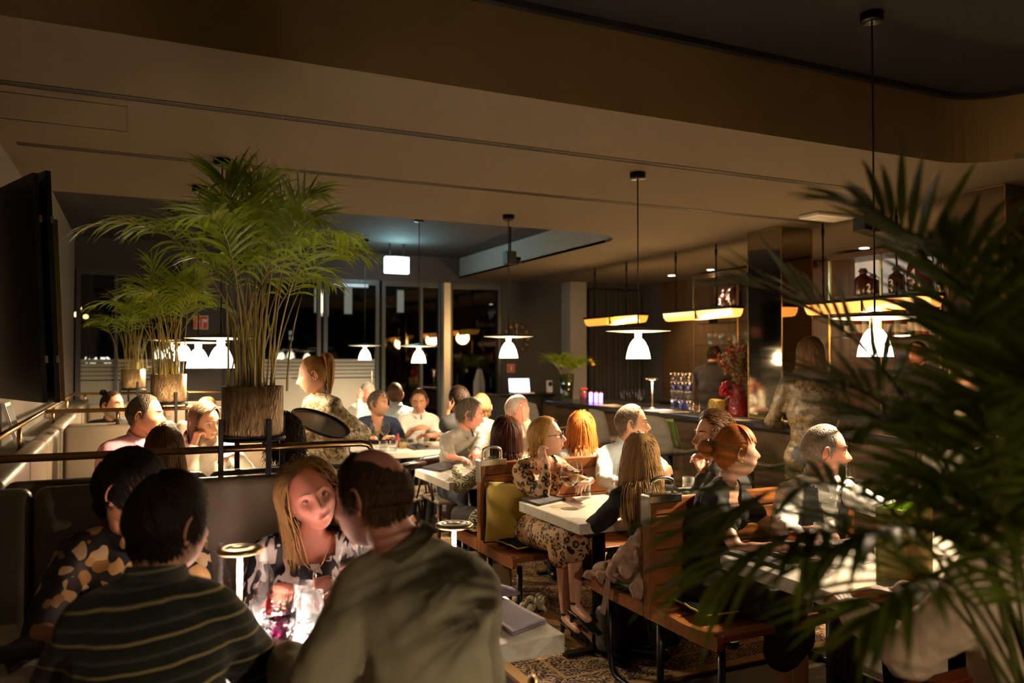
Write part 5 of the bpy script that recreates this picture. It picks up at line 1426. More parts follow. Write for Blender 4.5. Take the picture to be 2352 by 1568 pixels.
# --- waitress
pK = person('waitress with blonde ponytail in paisley blouse carrying a black tray', (722, 860, 4.80), 110, hy=72, hp=-14, hr=0, stand=True, lean=.06, sex='f', skin='fair', w=1.08, eyes='down',
    hair=dict(kind='pony', front=48, lift=.006, n=1500, w=.004, tie=(0, -.72, .80), tail=.36), hairm='hair_gold', top=dict(m=m_camo, collar=False, fold=.024, name='blouse', hem=.2), legs=m_dark, shoes=m_shoe,
    armR=dict(px=(700, 985, 4.62), dir=(.6, -.4, -.1), palm=(0, .2, 1), curl=.5), armL=dict(px=(782, 1000, 4.62), dir=(-.8, -.2, .05), palm=(0, 0, 1), curl=.6))

# --- far tables
pL = person('grey-haired man with glasses at the farthest table, hand at his mouth', (844, 902, 9.1), 172, hy=-170, hp=-12, lean=.14, skin='pink', glasses='thin', hair=dict(SH, front=48, L=.06), hairm='hair_white', top=dict(m=cloth('white_linen', (.72, .70, .66)), collar=True), legs=m_dark,
    armR=dict(px=(826, 918, 8.95), dir=(.3, 0, 1), palm=(0, .8, .2), curl=.8, pole=(0, -.3, -1)))
pM = person('bearded man in navy jacket with glasses pushed up on his head', (868, 926, 7.35), 168, hy=-138, hp=-4, lean=.14, skin='tan', beard='goatee', glasses='head', hair=dict(SH, front=50, L=.04), hairm='hair_salt', top=dict(m=cloth('navy_jacket', (.018, .03, .07)), name='jacket', cut=lambda u, v, q: v > 0 and q > .55 and abs(u) < .10*(q-.5)), legs=m_dark)
pN = person('dark-haired man in pale blue shirt seen from behind at the far table', (907, 906, 8.1), 4, hy=-6, face=False, lean=.04, skin='tan', hair=dict(SH, L=.04), hairm='hair_brown', top=dict(m=cloth('pale_blue_shirt', (.42, .50, .54)), collar=True), legs=m_dark)
pO = person('man in white polo shirt looking down at the far table', (963, 921, 7.6), 176, hy=158, hp=-14, lean=.12, skin='tan', eyes='down', hair=dict(SH, L=.045, front=46), hairm='hair_brown', top=dict(m=cloth('white_polo', (.80, .77, .70)), sleeve=.7, collar=True), legs=m_dark,
    armR=dict(px=(952, 985, 7.35), dir=(.9, -.2, .2), palm=(0, .4, -.5), curl=.5), armL=dict(px=(985, 1000, 7.3), dir=(-.8, -.3, .1), curl=.5))
pP = person('dark-haired man holding a hand to his ear, seen from behind', (1054, 918, 6.85), 12, hy=20, hp=-8, face=False, lean=.04, skin='tan', hair=dict(SH, L=.055, lift=.012), hairm='hair_dark', top=dict(m=cloth('black_tee', (.016, .016, .02)), sleeve=.7), legs=m_dark,
    armL=dict(px=(1029, 945, 6.8), dir=(.15, 0, 1), palm=(1, 0, .2), curl=.7, pole=(-.2, 0, -1)))
pQ = person('grey-haired man in grey shirt leaning on the table, face turned right', (1078, 950, 5.95), -170, hy=-112, hp=-16, lean=.16, skin='pink', w=1.15, hair=dict(SH, L=.06, front=46, lift=.012, n=1300), hairm='hair_salt', top=dict(m=cloth('grey_shirt', (.30, .265, .215), .5), collar=True, fold=.024, sleeve=1.7), legs=m_navyt, shoes=m_shoe,
    armR=dict(px=(1040, 1052, 5.45), dir=(.9, -.35, -.1), curl=.4), armL=dict(px=(1085, 1056, 5.4), dir=(-.3, -.8, 0), curl=.4))
pR = person('fair-haired person in a beige jacket behind the man in grey', (1106, 935, 6.9), 0, hy=-8, face=False, lean=.04, hair=dict(SH, L=.07), hairm='hair_light_brown', top=dict(m=cloth('beige_jacket', (.36, .28, .16)), name='jacket'), legs=m_dark)
pS = person('woman with dark brown hair in cream ring-print blouse, from behind', (1163, 1000, 4.95), -4, hy=-10, lean=.04, sex='f', face=False, w=1.08, hair=dict(kind='long', zend=-.17, lift=.016, front=44, grav=.38, n=1500, vol=.012), hairm='hair_auburn', top=dict(m=m_geo, fold=.022, name='blouse', hem=.25), legs=m_dark, shoes=m_shoe, side=-.1)
pT = person('older white-haired man with a hand in front of his face', (1188, 942, 6.2), 176, hy=-150, hp=-12, lean=.16, skin='pink', hair=dict(SH, L=.04, front=52), hairm='hair_white', top=dict(m=cloth('cream_shirt', (.66, .62, .52)), collar=True), legs=m_dark,
    armL=dict(px=(1206, 966, 5.95), dir=(-.1, -.2, 1), palm=(-.2, 1, .1), curl=.35, pole=(.4, -.2, -1)))

# --- middle table
pU = person('woman with short blonde bob and glasses in leopard print dress', (1254, 1003, 4.55), -172, hy=-128, hp=6, lean=.12, sex='f', skin='fair', glasses='thick', w=1.16, near=True,
    hair=dict(kind='long', zend=-.088, lift=.013, front=46, grav=.32, n=1600, w=.005, taper=1.0, whorl=(.25, .1, 1)), hairm='hair_gold', top=dict(m=m_leo, fold=.016, name='dress', skirt=.22, sleeve=1.85, cut=lambda u, v, q: v > 0 and q > .90 and abs(u) < .07),
    armR=dict(px=(1254, 1062, 4.42), dir=(-.25, .45, 1), palm=(.6, .3, .1), curl=1.0, pole=(0, -.6, -1)), armL=dict(px=(1385, 1118, 4.08), dir=(-.8, -.5, -.05), curl=.5),
    legpts=[(1, (1320, 1225, 3.95), (1322, 1380, 3.92)), (0, (1290, 1235, 4.02), (1300, 1405, 4.06))], legyaw=175)
pV = person('woman with long strawberry blonde hair seen from behind at the grey shirt table', (1335, 985, 5.2), -16, hy=-26, lean=.04, sex='f', face=False, hair=dict(kind='long', zend=-.25, lift=.014, front=44, grav=.42, n=1600, vol=.008), hairm='hair_ginger', top=dict(m=cloth('pale_stripe_top', (.50, .52, .52))), legs=m_dark, shoes=m_shoe)
m_ltblue = cloth('light_blue_shirt', (.55, .64, .70))
pW = person('short-haired man in light blue shirt looking right', (1450, 972, 4.95), -172, hy=-122, hp=-2, lean=.12, skin='tan', hair=dict(SH, L=.024, lift=.005, front=50, n=2400, w=.0030), hairm='hair_salt', top=dict(m=m_ltblue, collar=True, fold=.026), legs=m_dark, shoes=m_shoe,
    armL=dict(px=(1560, 1092, 4.35), dir=(-.4, -.9, 0), curl=.4), armR=dict(px=(1420, 1110, 4.5), dir=(.4, -.9, -.1), curl=.4))
pX = person('woman with long blonde hair in black top seen from behind, elbow on the table', (1472, 1050, 3.72), -14, hy=-30, side=.10, lean=.02, sex='f', face=False, near=True, hair=dict(kind='long', zend=-.27, lift=.012, front=44, grav=.42, n=3400, w=.0036), hairm='hair_blonde', top=dict(m=cloth('black_knit', (.012, .012, .013)), inf=.010, name='sweater', sleeve=1.6), legs=m_dark, shoes=m_shoe,
    armL=dict(px=(1440, 1168, 3.72), dir=(.9, .1, -.05), curl=.4, pole=(-1, .3, -.25)))
pY = person('man in dark suit with swept brown hair, face turned left', (1640, 1002, 4.0), 40, hy=78, hp=0, lean=.06, skin='fair', hair=dict(SH, L=.09, lift=.016, front=40, sweep=(-.2, -.9, .2), n=1400, vol=.01), hairm='hair_brown', top=dict(m=cloth('dark_suit', (.022, .021, .024)), name='jacket', collar=True, cm=cloth('white_shirt', (.78, .74, .66))), legs=m_dark, shoes=m_shoe,
    armL=dict(px=(1618, 1092, 3.95), dir=(-.2, .3, 1), palm=(0, .6, .2), curl=.9, pole=(-.4, .2, -1)))

# --- right table
m_blackdress = cloth('black_dress', (.013, .012, .013), .9)
pZ = person('red-haired woman with fringe and black dress in profile facing right', (1688, 1037, 3.42), -150, hy=-106, hp=2, lean=.08, sex='f', skin='pale', near=True,
    hair=dict(kind='bun', front=34, lift=.009, n=2200, w=.0045, tie=(0, -1, .15), bun=.040, fringe=46), hairm='hair_ginger', top=dict(m=m_blackdress, sleeve=.55, name='dress', skirt=.4, inf=.009, cut=lambda u, v, q: v > 0 and q > .80 and abs(u) < .075 and q > .80 + 1.2*max(0, abs(u)-.03)),
    armR=dict(px=(1815, 1252, 3.06), dir=(.8, -.55, -.05), curl=.35, pole=(-.6, .3, -.8)), armL=dict(loc=(.12, .42, .80)))
m_waist = cloth('slate_waistcoat', (.045, .050, .062))
pAA = person('man in white shirt and slate waistcoat behind the palm leaves', (1893, 1035, 3.55), 176, hy=-122, hp=-4, lean=.05, skin='pink', w=1.18, near=True, hair=dict(SH, L=.02, lift=.004, front=58, n=2600, w=.0028), hairm='hair_grey',
    top=dict(m=cloth('crisp_white_shirt', (.70, .74, .74)), collar=True, fold=.024, buttons=True), vest=m_waist, legs=m_dark, shoes=m_shoe,
    armL=dict(px=(2055, 1168, 3.2), dir=(.8, -.4, 0), curl=.4), armR=dict(px=(1835, 1232, 3.12), dir=(.5, -.8, 0), curl=.5, pole=(-.5, .5, -.8)))
pBB = person('person in a beige shirt at the lower right, mostly hidden by the palm', (2275, 1135, 2.05), 6, hy=0, lean=.10, face=False, skin='pink', w=1.2, near=True, hair=dict(SH, L=.03), hairm='hair_brown', top=dict(m=cloth('sand_linen', (.50, .38, .27)), fold=.022, inf=.022, sleeve=1.92), legs=m_dark, shoes=m_shoe, armR=dict(loc=(.12, .46, .81)), armL=dict(loc=(.12, .46, .81), pole=(-.3, -.4, -1)))

# --- bar
pCC = person('bartender in black shirt behind the bar, turned away', (1640, 815, 9.6), -62, hy=-72, hp=-12, stand=True, lean=.05, skin='tan', hair=dict(SH, L=.03), hairm='hair_dark', top=dict(m=cloth('bartender_black', (.018, .018, .022)), collar=True, sleeve=1.3), legs=m_dark, shoes=m_shoe,
    armR=dict(loc=(.1, .4, 1.05)), armL=dict(loc=(.15, .42, 1.05)))
pDD = person('standing woman with long light brown hair in gold patterned top by the bar', (1862, 812, 5.3), -40, hy=-64, stand=True, lean=.03, sex='f', hair=dict(kind='long', zend=-.22, lift=.012, front=46, grav=.42, n=1200), hairm='hair_light_brown', top=dict(m=m_camo2, fold=.024, name='blouse', hem=.3), legs=m_dark, shoes=m_shoe,
    armR=dict(loc=(.12, .30, 1.05)), armL=dict(loc=(.14, .28, 1.05)))
pEE = person('bar worker in dark clothes glimpsed behind the right pendant lamp', (2108, 812, 7.6), 95, hy=100, stand=True, lean=.05, skin='pink', hair=dict(SH, L=.03), hairm='hair_dark', top=dict(m=cloth('bartender_black', (.018, .018, .022))), legs=m_dark, shoes=m_shoe, armR=dict(loc=(.12, .35, 1.0)), armL=dict(loc=(.14, .35, 1.0)))
finish_people()

# ---- accessories worn
def worn(name, mb, m, P, smooth=True): return obj(name, mb, m, P['t'], smooth)
E, W = pC['AL'][0], pC['AL'][1]; d = (W-E).normalized(); c = W.lerp(E, .09); a = d.cross(V((0,0,1))).normalized(); b = a.cross(d)
wt = worn('wristwatch', MB().tube([c + (a*math.cos(q) + b*math.sin(q))*.030 for q in np.linspace(0, 2*PI, 25)], .0065, 8, flat=.4), m_chrome, pC)
fn = (b*.75 + a*(-.6 if a.y > 0 else .6)).normalized(); fc_ = c + fn*.032
Mw = Matrix.Translation(fc_) @ fn.to_track_quat('Z', 'Y').to_matrix().to_4x4()
obj('watch_case', MB().lathe([(0, -.004), (.0145, -.004), (.0155, 0), (.0145, .004), (.0125, .0045)], 24, Mw), m_chrome, wt, True); obj('watch_face', MB().lathe([(0, .0042), (.0125, .0042)], 24, Mw), m_white, wt)
np_ = pC['N'] + pC['fw']*.085; pts = [np_ + pC['rt']*x + V((0, 0, .035 - z)) + pC['fw']*f for x, z, f in ((-.07, .0, -.06), (-.055, .05, -.005), (-.03, .11, .03), (0, .17, .05), (.03, .11, .03), (.055, .05, -.005), (.07, .0, -.06))]
nk = worn('necklace', MB().tube(bez(pts, 30), .0012, 6), m_gold, pC)
pe = bez(pts, 30)[15]; obj('pendant', MB().ball(pe + V((0, 0, -.018)), (.007, .004, .016), n=10, k=8), m_chrome, nk, True)
for P_, sd in ((pK, -1), (pK, 1), (pU, -1), (pU, 1), (pZ, 1), (pZ, -1)):
    worn('earring', MB().ball(P_['hl']((sd*.08, -.006, -.038)), .004*P_['hk'], n=8, k=6), m_gold, P_)
hc = pK['hl'](tuple(V((0, -.098, .095)))); worn('hair_tie', MB().ball(hc, .016), mat('pale_hair_tie', (.7, .66, .6), .7), pK)
# black sandals of the woman in leopard print
for hip, kn, an in pU['legs']:
    f = V((.25, -.95, -.25)).normalized(); q = MB()
    sole = [an + V((0,0,-.055)) - f*.03, an + V((0,0,-.058)) + f*.05, an + V((0,0,-.075)) + f*.12, an + V((0,0,-.078)) + f*.17]
    q.tube(sole, [.026, .028, .034, .022], 10, flat=.25)
    q.tube([an + V((.03*math.cos(x), .03*math.sin(x)*.9, -.005)) for x in np.linspace(0, 2*PI, 15)], .0055, 6)
    q.tube([an + V((-.035, 0, -.05)) + f*.11, an + V((0, 0, -.015)) + f*.11, an + V((.035, 0, -.05)) + f*.11], .010, 8, flat=.5)
    q.tube([an + V((0,0,-.055)) - f*.02, an + V((0,0,-.115)) - f*.028], [.016, .010], 8)
    worn('sandal', q, m_shoe, pU)
# ================================================================ glasses, bottles, napkins and other small things
m_water = glass('still_water', (.90, .93, .93), rough=.02, ior=1.33)
m_winew = glass('white_wine', (.92, .78, .40), rough=.02, ior=1.34); m_rose = glass('rose_wine', (.95, .66, .45), rough=.02, ior=1.34)
m_napl = mat('lilac_linen', (.36, .30, .38), .85, var=.1, scale=30, bump=.2, bscale=300); m_napd = mat('dark_linen', (.07, .06, .065), .85, var=.15, scale=30, bump=.2, bscale=300)
def proto(kind, name, build):
    t = thing(name, (0, 0, 0)); build(t); PROTO[kind] = [t, False]
def wine(t, h=.21, r=.038, fill=None):
    b0 = h*.46
    obj('bowl', MB().lathe([(.003, b0), (r*.45, b0+.006), (r*.85, b0+.028), (r, b0+.05), (r*.95, b0+.075), (r*.78, h)], 26), m_glass, t, True)
    obj('stem', MB().lathe([(.0035, .006), (.003, b0*.5), (.0035, b0)], 10), m_glass, t, True)
    obj('foot', MB().lathe([(0, 0), (r*.92, 0), (r*.92, .002), (.004, .008)], 24), m_glass, t, True)
    if fill: obj('wine', MB().lathe([(.001, b0+.003), (r*.43, b0+.008), (r*.83, b0+.030), (r*.93, b0+.043), (0, b0+.043)], 24), fill, t, True)
def tumbler(t, h=.115, r=.031, fill=.4):
    obj('body', MB().lathe([(0, 0), (r*.9, 0), (r*.95, .004), (r, h), (r*.965, h), (r*.88, .010), (0, .010)], 26), m_glass, t, True)
    if fill: obj('water', MB().lathe([(0, .011), (r*.87, .011), (r*.93, h*fill), (0, h*fill)], 22), m_water, t, True)
proto('wine_white', 'wine_glass', lambda t: wine(t, .21, .042, m_winew)); proto('wine_rose', 'wine_glass', lambda t: wine(t, .20, .033, m_rose)); proto('wine_empty', 'wine_glass', lambda t: wine(t, .20, .040))
proto('wine_balloon', 'wine_glass', lambda t: wine(t, .22, .052)); proto('tumbler', 'tumbler', lambda t: tumbler(t)); proto('tumbler_low', 'tumbler', lambda t: tumbler(t, .085, .035, .35)); proto('tumbler_dry', 'tumbler', lambda t: tumbler(t, .10, .034, 0))
TB = .7505
def on(px, py, z=TB): q = G(px, py, z); q.z = z; return q
def napkin(pts, label, m, th=.012, seed=0, layers=3):
    """folded cloth: corners given as places on the table"""
    a, b, c, d = [V(p) for p in pts]; ctr = (a+b+c+d)/4; t = thing('napkin', ctr, label, 'napkin')
    for k in range(layers):
        P = []; sh = .006*k
        for i in range(9):
            row = []
            for j in range(9):
                u, v = i/8, j/8; p = a.lerp(b, u).lerp(d.lerp(c, u), v); q = p.lerp(ctr, sh*2)
                row.append(q + V((0, 0, .0015 + k*th/layers + .0025*mnoise.noise(V((p.x*14+seed, p.y*14, k*3.1)))*(1 if 0 < i < 8 and 0 < j < 8 else .3))))
            P.append(row)
        obj('fold', MB().sheet(P, th/layers*.7), m, t, True)
    return t
# front table
def bottle(p, h, label, lab_m=True):
    t = thing('bottle', p, label, 'bottle'); M_ = Matrix.Translation(p); r = h*.135
    obj('body', MB().lathe([(0, 0), (r*.92, 0), (r, .006), (r, h*.46), (r*.92, h*.54), (r*.6, h*.62), (r*.42, h*.70), (r*.36, h*.86), (r*.36, h*.90), (r*.46, h*.905), (r*.46, h*.925), (r*.38, h*.93), (r*.40, h*.99), (r*.33, h)], 28, M_), m_glass, t, True)
    if lab_m: obj('neck_label', MB().lathe([(r*.45, h*.685), (r*.375, h*.865)], 24, M_), m_white, t, True)
    obj('thread', MB().tube([V(p) + V((r*.43*math.cos(a), r*.43*math.sin(a), h*(.94+.04*a/12.6))) for a in np.linspace(0, 12.6, 30)], .0012, 5), m_glass, t, True)
    obj('water', MB().lathe([(0, .006), (r*.93, .006), (r*.95, h*.20), (0, h*.20)], 24, M_), m_water, t, True)
b1 = on(605, 1402); bottle(b1, .222, 'clear glass water bottle with white neck label on the front table')
b2 = on(527, 1405); bottle(b2 + V((-.02, .03, 0)), .205, 'clear water bottle partly hidden behind the striped sweater', False)
place('tumbler', on(697, 1428), 'water tumbler nearest the smiling woman, behind the flower glass', 'tumbler', 'tumblers on the front table')
place('tumbler', on(716, 1452), 'water tumbler just right of the flower glass', 'tumbler', 'tumblers on the front table')
place('tumbler', on(786, 1420), 'water tumbler beside the wine glass by the olive shirt', 'tumbler', 'tumblers on the front table')
place('wine_rose', on(801, 1408), 'small glass of rose wine in front of the smiling woman', 'wine glass')
p = on(640, 1487); t = thing('flower_glass', p, 'crystal glass of magenta petals, dried seed heads and a red leaf', 'flower glass'); M_ = Matrix.Translation(p)
n_ = NT('cut_crystal'); v_ = n_.coords(); n_.base((.85, .87, .88), .06, 0, .8); n_.bsdf.inputs['Transmission Weight'].default_value = .85; n_.bsdf.inputs['IOR'].default_value = 1.3; n_.bump(n_.voro(v_, 95), .7, .006)
obj('crystal', MB().lathe([(0, 0), (.030, 0), (.036, .004), (.040, .03), (.046, .07), (.0455, .098), (.0425, .098), (.042, .07), (.035, .02), (0, .016)], 30, M_), n_.mat, t, True)
rg = random.Random(4); m_pet = mat('magenta_petal', (.55, .01, .22), .5, var=.3); m_seed = mat('pale_seed_head', (.72, .45, .30), .7); m_grey = mat('grey_dried_sprig', (.25, .24, .22), .8); m_rleaf = mat('red_leaf', (.60, .015, .03), .5)
for k in range(26):
    a, r_ = rg.uniform(0, 6.28), .026*rg.random()**.5; c = p + V((r_*math.cos(a), r_*math.sin(a), .03+.055*rg.random()))
    obj('petal', MB().ball(c, (.013, .010, .004), n=8, k=5, R=rotm(rg.uniform(0, 360), rg.uniform(-60, 60), rg.uniform(-60, 60))), m_pet, t, True)
for k in range(22):
    a, r_ = rg.uniform(0, 6.28), .022*rg.random()**.5; obj('seed_head', MB().ball(p + V((r_*math.cos(a)-.004, r_*math.sin(a), .098+.022*rg.random())), .0052, n=7, k=5), m_seed, t, True)
for k in range(9):
    a = rg.uniform(-.6, .6); obj('sprig', MB().tube([p + V((.02+.02*k/9-.01, .01*a, .08)), p + V((.03+.035*k/9-.012, .02*a, .14+.02*rg.random()))], [.0028, .0006], 5), m_grey, t)
P_ = [[p + V((-.026+x*.009*math.sin(PI*min(1, (i+.6)/8)), 0.002*x, .07 + .085*i/8 + .004*abs(x)*(i % 2))) for x in (-1, 0, 1)] for i in range(9)]
obj('red_leaf', MB().sheet(P_, .0006), m_rleaf, t)
napkin([on(1062, 1378), on(1140, 1372), on(1256, 1432), on(1178, 1462)], 'folded lilac linen napkin on the corner of the front table', m_napl, .018, 1)
# second napkin, curled on its side
q0 = on(1130, 1385); t = thing('napkin', q0, 'second lilac napkin curled up behind the folded one', 'napkin')
P_ = [[q0 + V((-.10+.19*j/10, .05+.02*math.sin(j*.5), .004)) + V((0, -.045*math.sin(i/8*PI), .05*math.sin(i/8*PI*.55)*(.6+.4*math.cos((j-5)*.35)))) for j in range(11)] for i in range(9)]
obj('cloth', MB().sheet(P_, .003), m_napl, t, True)
napkin([on(2, 1500), on(70, 1462), on(100, 1500), on(20, 1548)], 'dark folded napkin at the left end of the front table', m_napd, .02, 2)
q0 = on(30, 1535); t = thing('spectacle_case', q0, 'black spectacle case lying at the lower left of the front table', 'case')
obj('shell', MB().rbox((q0.x-.08, q0.y-.03, TB+.021), (q0.x+.07, q0.y+.03, TB+.055), .014, seg=3), m_blackm, t, True); obj('seam', MB().box((q0.x-.081, q0.y-.031, TB+.037), (q0.x+.071, q0.y+.031, TB+.0385)), m_black, t)
# leopard print table
napkin([on(1194, 1148), on(1258, 1136), on(1300, 1148), on(1238, 1162)], 'dark napkin on the table before the leopard print woman', m_napd, .014, 3)
place('wine_white', on(1308, 1168), 'tall glass of white wine at the front of the leopard print table', 'wine glass', sc=1.15)
place('wine_white', on(1322, 1158) + V((.05, .09, 0)), 'second glass of white wine just behind the tall one', 'wine glass')
place('tumbler', on(1345, 1142), 'water tumbler by the hand of the leopard print woman', 'tumbler')
place('tumbler_low', V((2.88, 3.72, TB)), 'stemless glass in front of the man in the light blue shirt', 'tumbler')
place('wine_empty', V((2.52, 3.66, TB)), 'empty wine glass between the blonde woman and the light blue shirt', 'wine glass')
napkin([on(1575, 1150), on(1615, 1142), on(1650, 1155), on(1605, 1166)], 'dark napkin in front of the man in the dark suit', m_napd, .012, 9)
# grey shirt table
napkin([on(968, 1076), on(1020, 1062), on(1062, 1070), on(1012, 1084)], 'dark folded napkin on the grey shirt table', m_napd, .016, 4)
place('tumbler_low', on(1070, 1074), 'low tumbler beside the dark napkin on the grey shirt table', 'tumbler')
place('wine_empty', on(1088, 1078), 'wine glass in front of the man in the grey shirt', 'wine glass')
place('wine_white', V((2.65, 5.1, TB)), 'wine glass in front of the older white-haired man', 'wine glass')
# table of the men in navy and white
for k, (px, py, kind, lab) in enumerate(((843, 1025, 'wine_white', 'leftmost wine glass before the man in navy'), (862, 1027, 'wine_white', 'middle wine glass before the man in navy'), (884, 1026, 'wine_white', 'rightmost wine glass before the man in navy'),
        (880, 1036, 'tumbler_low', 'low tumbler in front of the three wine glasses'), (904, 1035, 'tumbler_low', 'low tumbler left of the candle jar'), (968, 1032, 'tumbler_low', 'low tumbler right of the candle jar'))):
    place(kind, on(px, py), lab, 'wine glass' if 'wine' in kind else 'tumbler', 'glasses on the navy jacket table')
p = on(926, 1029); t = thing('candle_jar', p, 'amber candle jar on the table of the men in navy and white', 'candle'); M_ = Matrix.Translation(p)
obj('jar', MB().lathe([(0, 0), (.036, 0), (.038, .09), (.035, .09), (.033, .006), (0, .006)], 22, M_), m_glass, t, True); obj('wax', MB().lathe([(0, .007), (.032, .007), (.033, .05), (0, .05)], 20, M_), mat('amber_wax', (.45, .26, .03), .4), t, True)
p = on(914, 1027); t = thing('red_bottle', p, 'small red bottle next to the candle jar', 'bottle'); obj('glass_body', MB().lathe([(0, 0), (.018, 0), (.018, .07), (.008, .095), (.008, .12), (0, .12)], 16, Matrix.Translation(p)), mat('red_glass', (.35, .02, .02), .15), t, True)
napkin([on(930, 1026), on(960, 1020), on(985, 1026), on(952, 1034)], 'dark napkin on the navy jacket table', m_napd, .012, 6)
# right table
napkin([on(1672, 1272), on(1718, 1256), on(1832, 1282), on(1790, 1306)], 'dark grey napkin under the red-haired woman\'s arm', m_napd, .016, 5)
place('tumbler_dry', on(1902, 1302), 'ribbed tumbler at the front of the right table', 'tumbler', sc=1.1)
place('tumbler', on(1888, 1268), 'taller tumbler behind the ribbed one on the right table', 'tumbler')
place('wine_empty', on(1905, 1243), 'wine glass before the man in the waistcoat', 'wine glass')
napkin([on(1940, 1270), on(2010, 1262), on(2060, 1280), on(1985, 1296)], 'white paper menu card on the right table', m_white, .004, 7, 1)
# shopping bag with green inside
p = on(2078, 1318); t = thing('gift_bag', p, 'lime green paper gift bag standing on the right table', 'paper bag')
m_kraft = mat('olive_paper', (.40, .34, .10), .7, var=.1); m_lime = mat('lime_paper', (.42, .62, .06), .6, var=.08)
M_ = T(p.x, p.y, p.z, .25)
for a_, b_, m_ in (((-.10, -.055, 0), (.10, -.053, .24), m_kraft), ((-.10, .053, 0), (.10, .055, .24), m_kraft), ((-.10, -.053, 0), (-.098, .053, .24), m_kraft), ((.098, -.053, 0), (.10, .053, .24), m_kraft)):
    obj('side_panel', MB().box(a_, b_, M_), m_, t)
obj('bottom', MB().box((-.098, -.053, 0), (.098, .053, .002), M_), m_kraft, t)
for a_, b_ in (((-.097, -.0525, .12), (.097, -.0515, .242)), ((-.097, .0515, .12), (.097, .0525, .242)), ((-.0975, -.05, .12), (-.0965, .05, .242)), ((.0965, -.05, .12), (.0975, .05, .242))): obj('lining', MB().box(a_, b_, M_), m_lime, t)
P_ = [[M_ @ V((-.07+.14*i/6, -.02+.04*j/4, .17+.07*rg.random())) for j in range(5)] for i in range(7)]; obj('tissue_paper', MB().sheet(P_, .001), m_lime, t)
for y in (-.056, .056): obj('handle', MB().tube([M_ @ V((-.04+.08*i/10, y, .235+.06*math.sin(PI*i/10))) for i in range(11)], .002, 6), m_lime, t)
# waitress's tray
c = U(735, 975, 4.52); t = thing('tray', c, 'round black serving tray held by the waitress', 'tray'); M_ = Matrix.Translation(c) @ Matrix.Rotation(math.radians(-25), 4, 'Z') @ Matrix.Rotation(math.radians(24), 4, 'Y') @ Matrix.Rotation(math.radians(10), 4, 'X')
obj('plate', MB().lathe([(0, 0), (.16, 0), (.165, .004), (.16, .004), (0, .004)], 40, M_), mat('tray_rubber', (.10, .09, .08), .35, .3), t, True); obj('rim', MB().lathe([(.160, .0), (.172, .018), (.175, .018), (.164, -.001)], 40, M_), m_black, t, True)
for k, (dx, dy) in enumerate(((.02, .04), (.08, .0))):
    q = M_ @ V((dx, dy, .006))
    pass
# cushions
def cushion(c, sx, sy, th, R, label, m, mp):
    t = thing('cushion', c, label, 'cushion'); P = [[], []]; n = 13
    for s in (1, -1):
        rows = []
        for i in range(n):
            row = []
            for j in range(n):
                u, v = -1+2*i/(n-1), -1+2*j/(n-1); e = max(0, (1-u**2)*(1-v**2))**.5; pin = 1-.06*(1-u*u)*(abs(v) > .99)-.06*(1-v*v)*(abs(u) > .99)
                row.append(V(c) + R @ V((u*sx*pin, v*sy*pin, s*(th*e+.001) + .004*mnoise.noise(V((u*3, v*3, s))))))
            rows.append(row)
        P[0 if s == 1 else 1] = rows
    mb = MB(); mb.sheet(P[0]); mb.sheet([r[::-1] for r in P[1]]); obj('cover', mb, m, t, True)
    edge = [P[0][i][0] for i in range(n)] + [P[0][n-1][j] for j in range(n)] + [P[0][n-1-i][n-1] for i in range(n)] + [P[0][0][n-1-j] for j in range(n)]
    obj('piping', MB().tube(edge, .004, 6), mp, t, True)
m_must = mat('mustard_velvet', (.58, .40, .05), .75, var=.18, scale=12, bump=.2, sheen=.4); m_dgreen = mat('dark_green_velvet', (.010, .018, .014), .95, spec=.05); m_ypipe = mat('yellow_piping', (.62, .48, .05), .7)
c = U(1155, 1180, 4.45); cushion((1.97, 4.13, .645), .175, .175, .10, rotm(-24) @ Matrix.Rotation(math.radians(72), 3, 'X'), 'mustard velvet cushion leaning on the bench beside the leopard print woman', m_must, m_dgreen)
cushion((2.02, 4.06, .492), .17, .15, .022, rotm(8), 'dark green cushion with yellow piping under the leopard print woman', m_dgreen, m_ypipe)
cushion((2.22, 2.68, .492), .15, .14, .022, rotm(-6), 'dark green cushion with yellow piping on the red-haired woman\'s bench', m_dgreen, m_ypipe)
cushion((2.10, 3.07, .488), .11, .12, .02, rotm(12), 'grey-green cushion under the draped coat', mat('grey_green_fabric', (.22, .26, .16), .8), m_dgreen)
cushion((4.66, 6.32, .80), .13, .15, .05, rotm(90) @ Matrix.Rotation(math.radians(75), 3, 'X'), 'green cushion standing on a bar stool', mat('leaf_green_fabric', (.16, .24, .05), .8), m_dgreen)
cushion((1.92, 4.52, .49), .12, .14, .02, rotm(5), 'yellow cushion on the far side of the leopard print bench', m_must, m_dgreen)
# trench coat draped on the bench
m_coat = mat('rose_beige_gabardine', (.46, .29, .22), .8, var=.1, bump=.2); t = thing('coat', (2.04, 3.12, .48), 'rose beige trench coat draped over the bench seat', 'coat')
mb = MB()
for a_, b_, r0, r1 in (((2.05, 2.93, .74), (2.02, 3.05, .60), .045, .07), ((2.10, 2.95, .72), (2.10, 3.10, .56), .045, .06), ((2.02, 3.05, .58), (1.985, 3.22, .505), .065, .03), ((2.10, 3.1, .55), (2.08, 3.24, .51), .06, .03), ((1.99, 3.22, .50), (1.96, 3.29, .49), .03, .022), ((2.0, 2.93, .52), (2.1, 2.96, .54), .05, .06), ((2.04, 3.02, .66), (2.09, 3.03, .64), .05, .05)): mb.cap(a_, b_, r0, r1)
cb = temp_obj(mb, V((2.04, 3.12, .48)), .009, 2, .055, .055); cb.name = 'body'; cb.parent = t; PEND.append((cb, [], [], [m_coat], None))
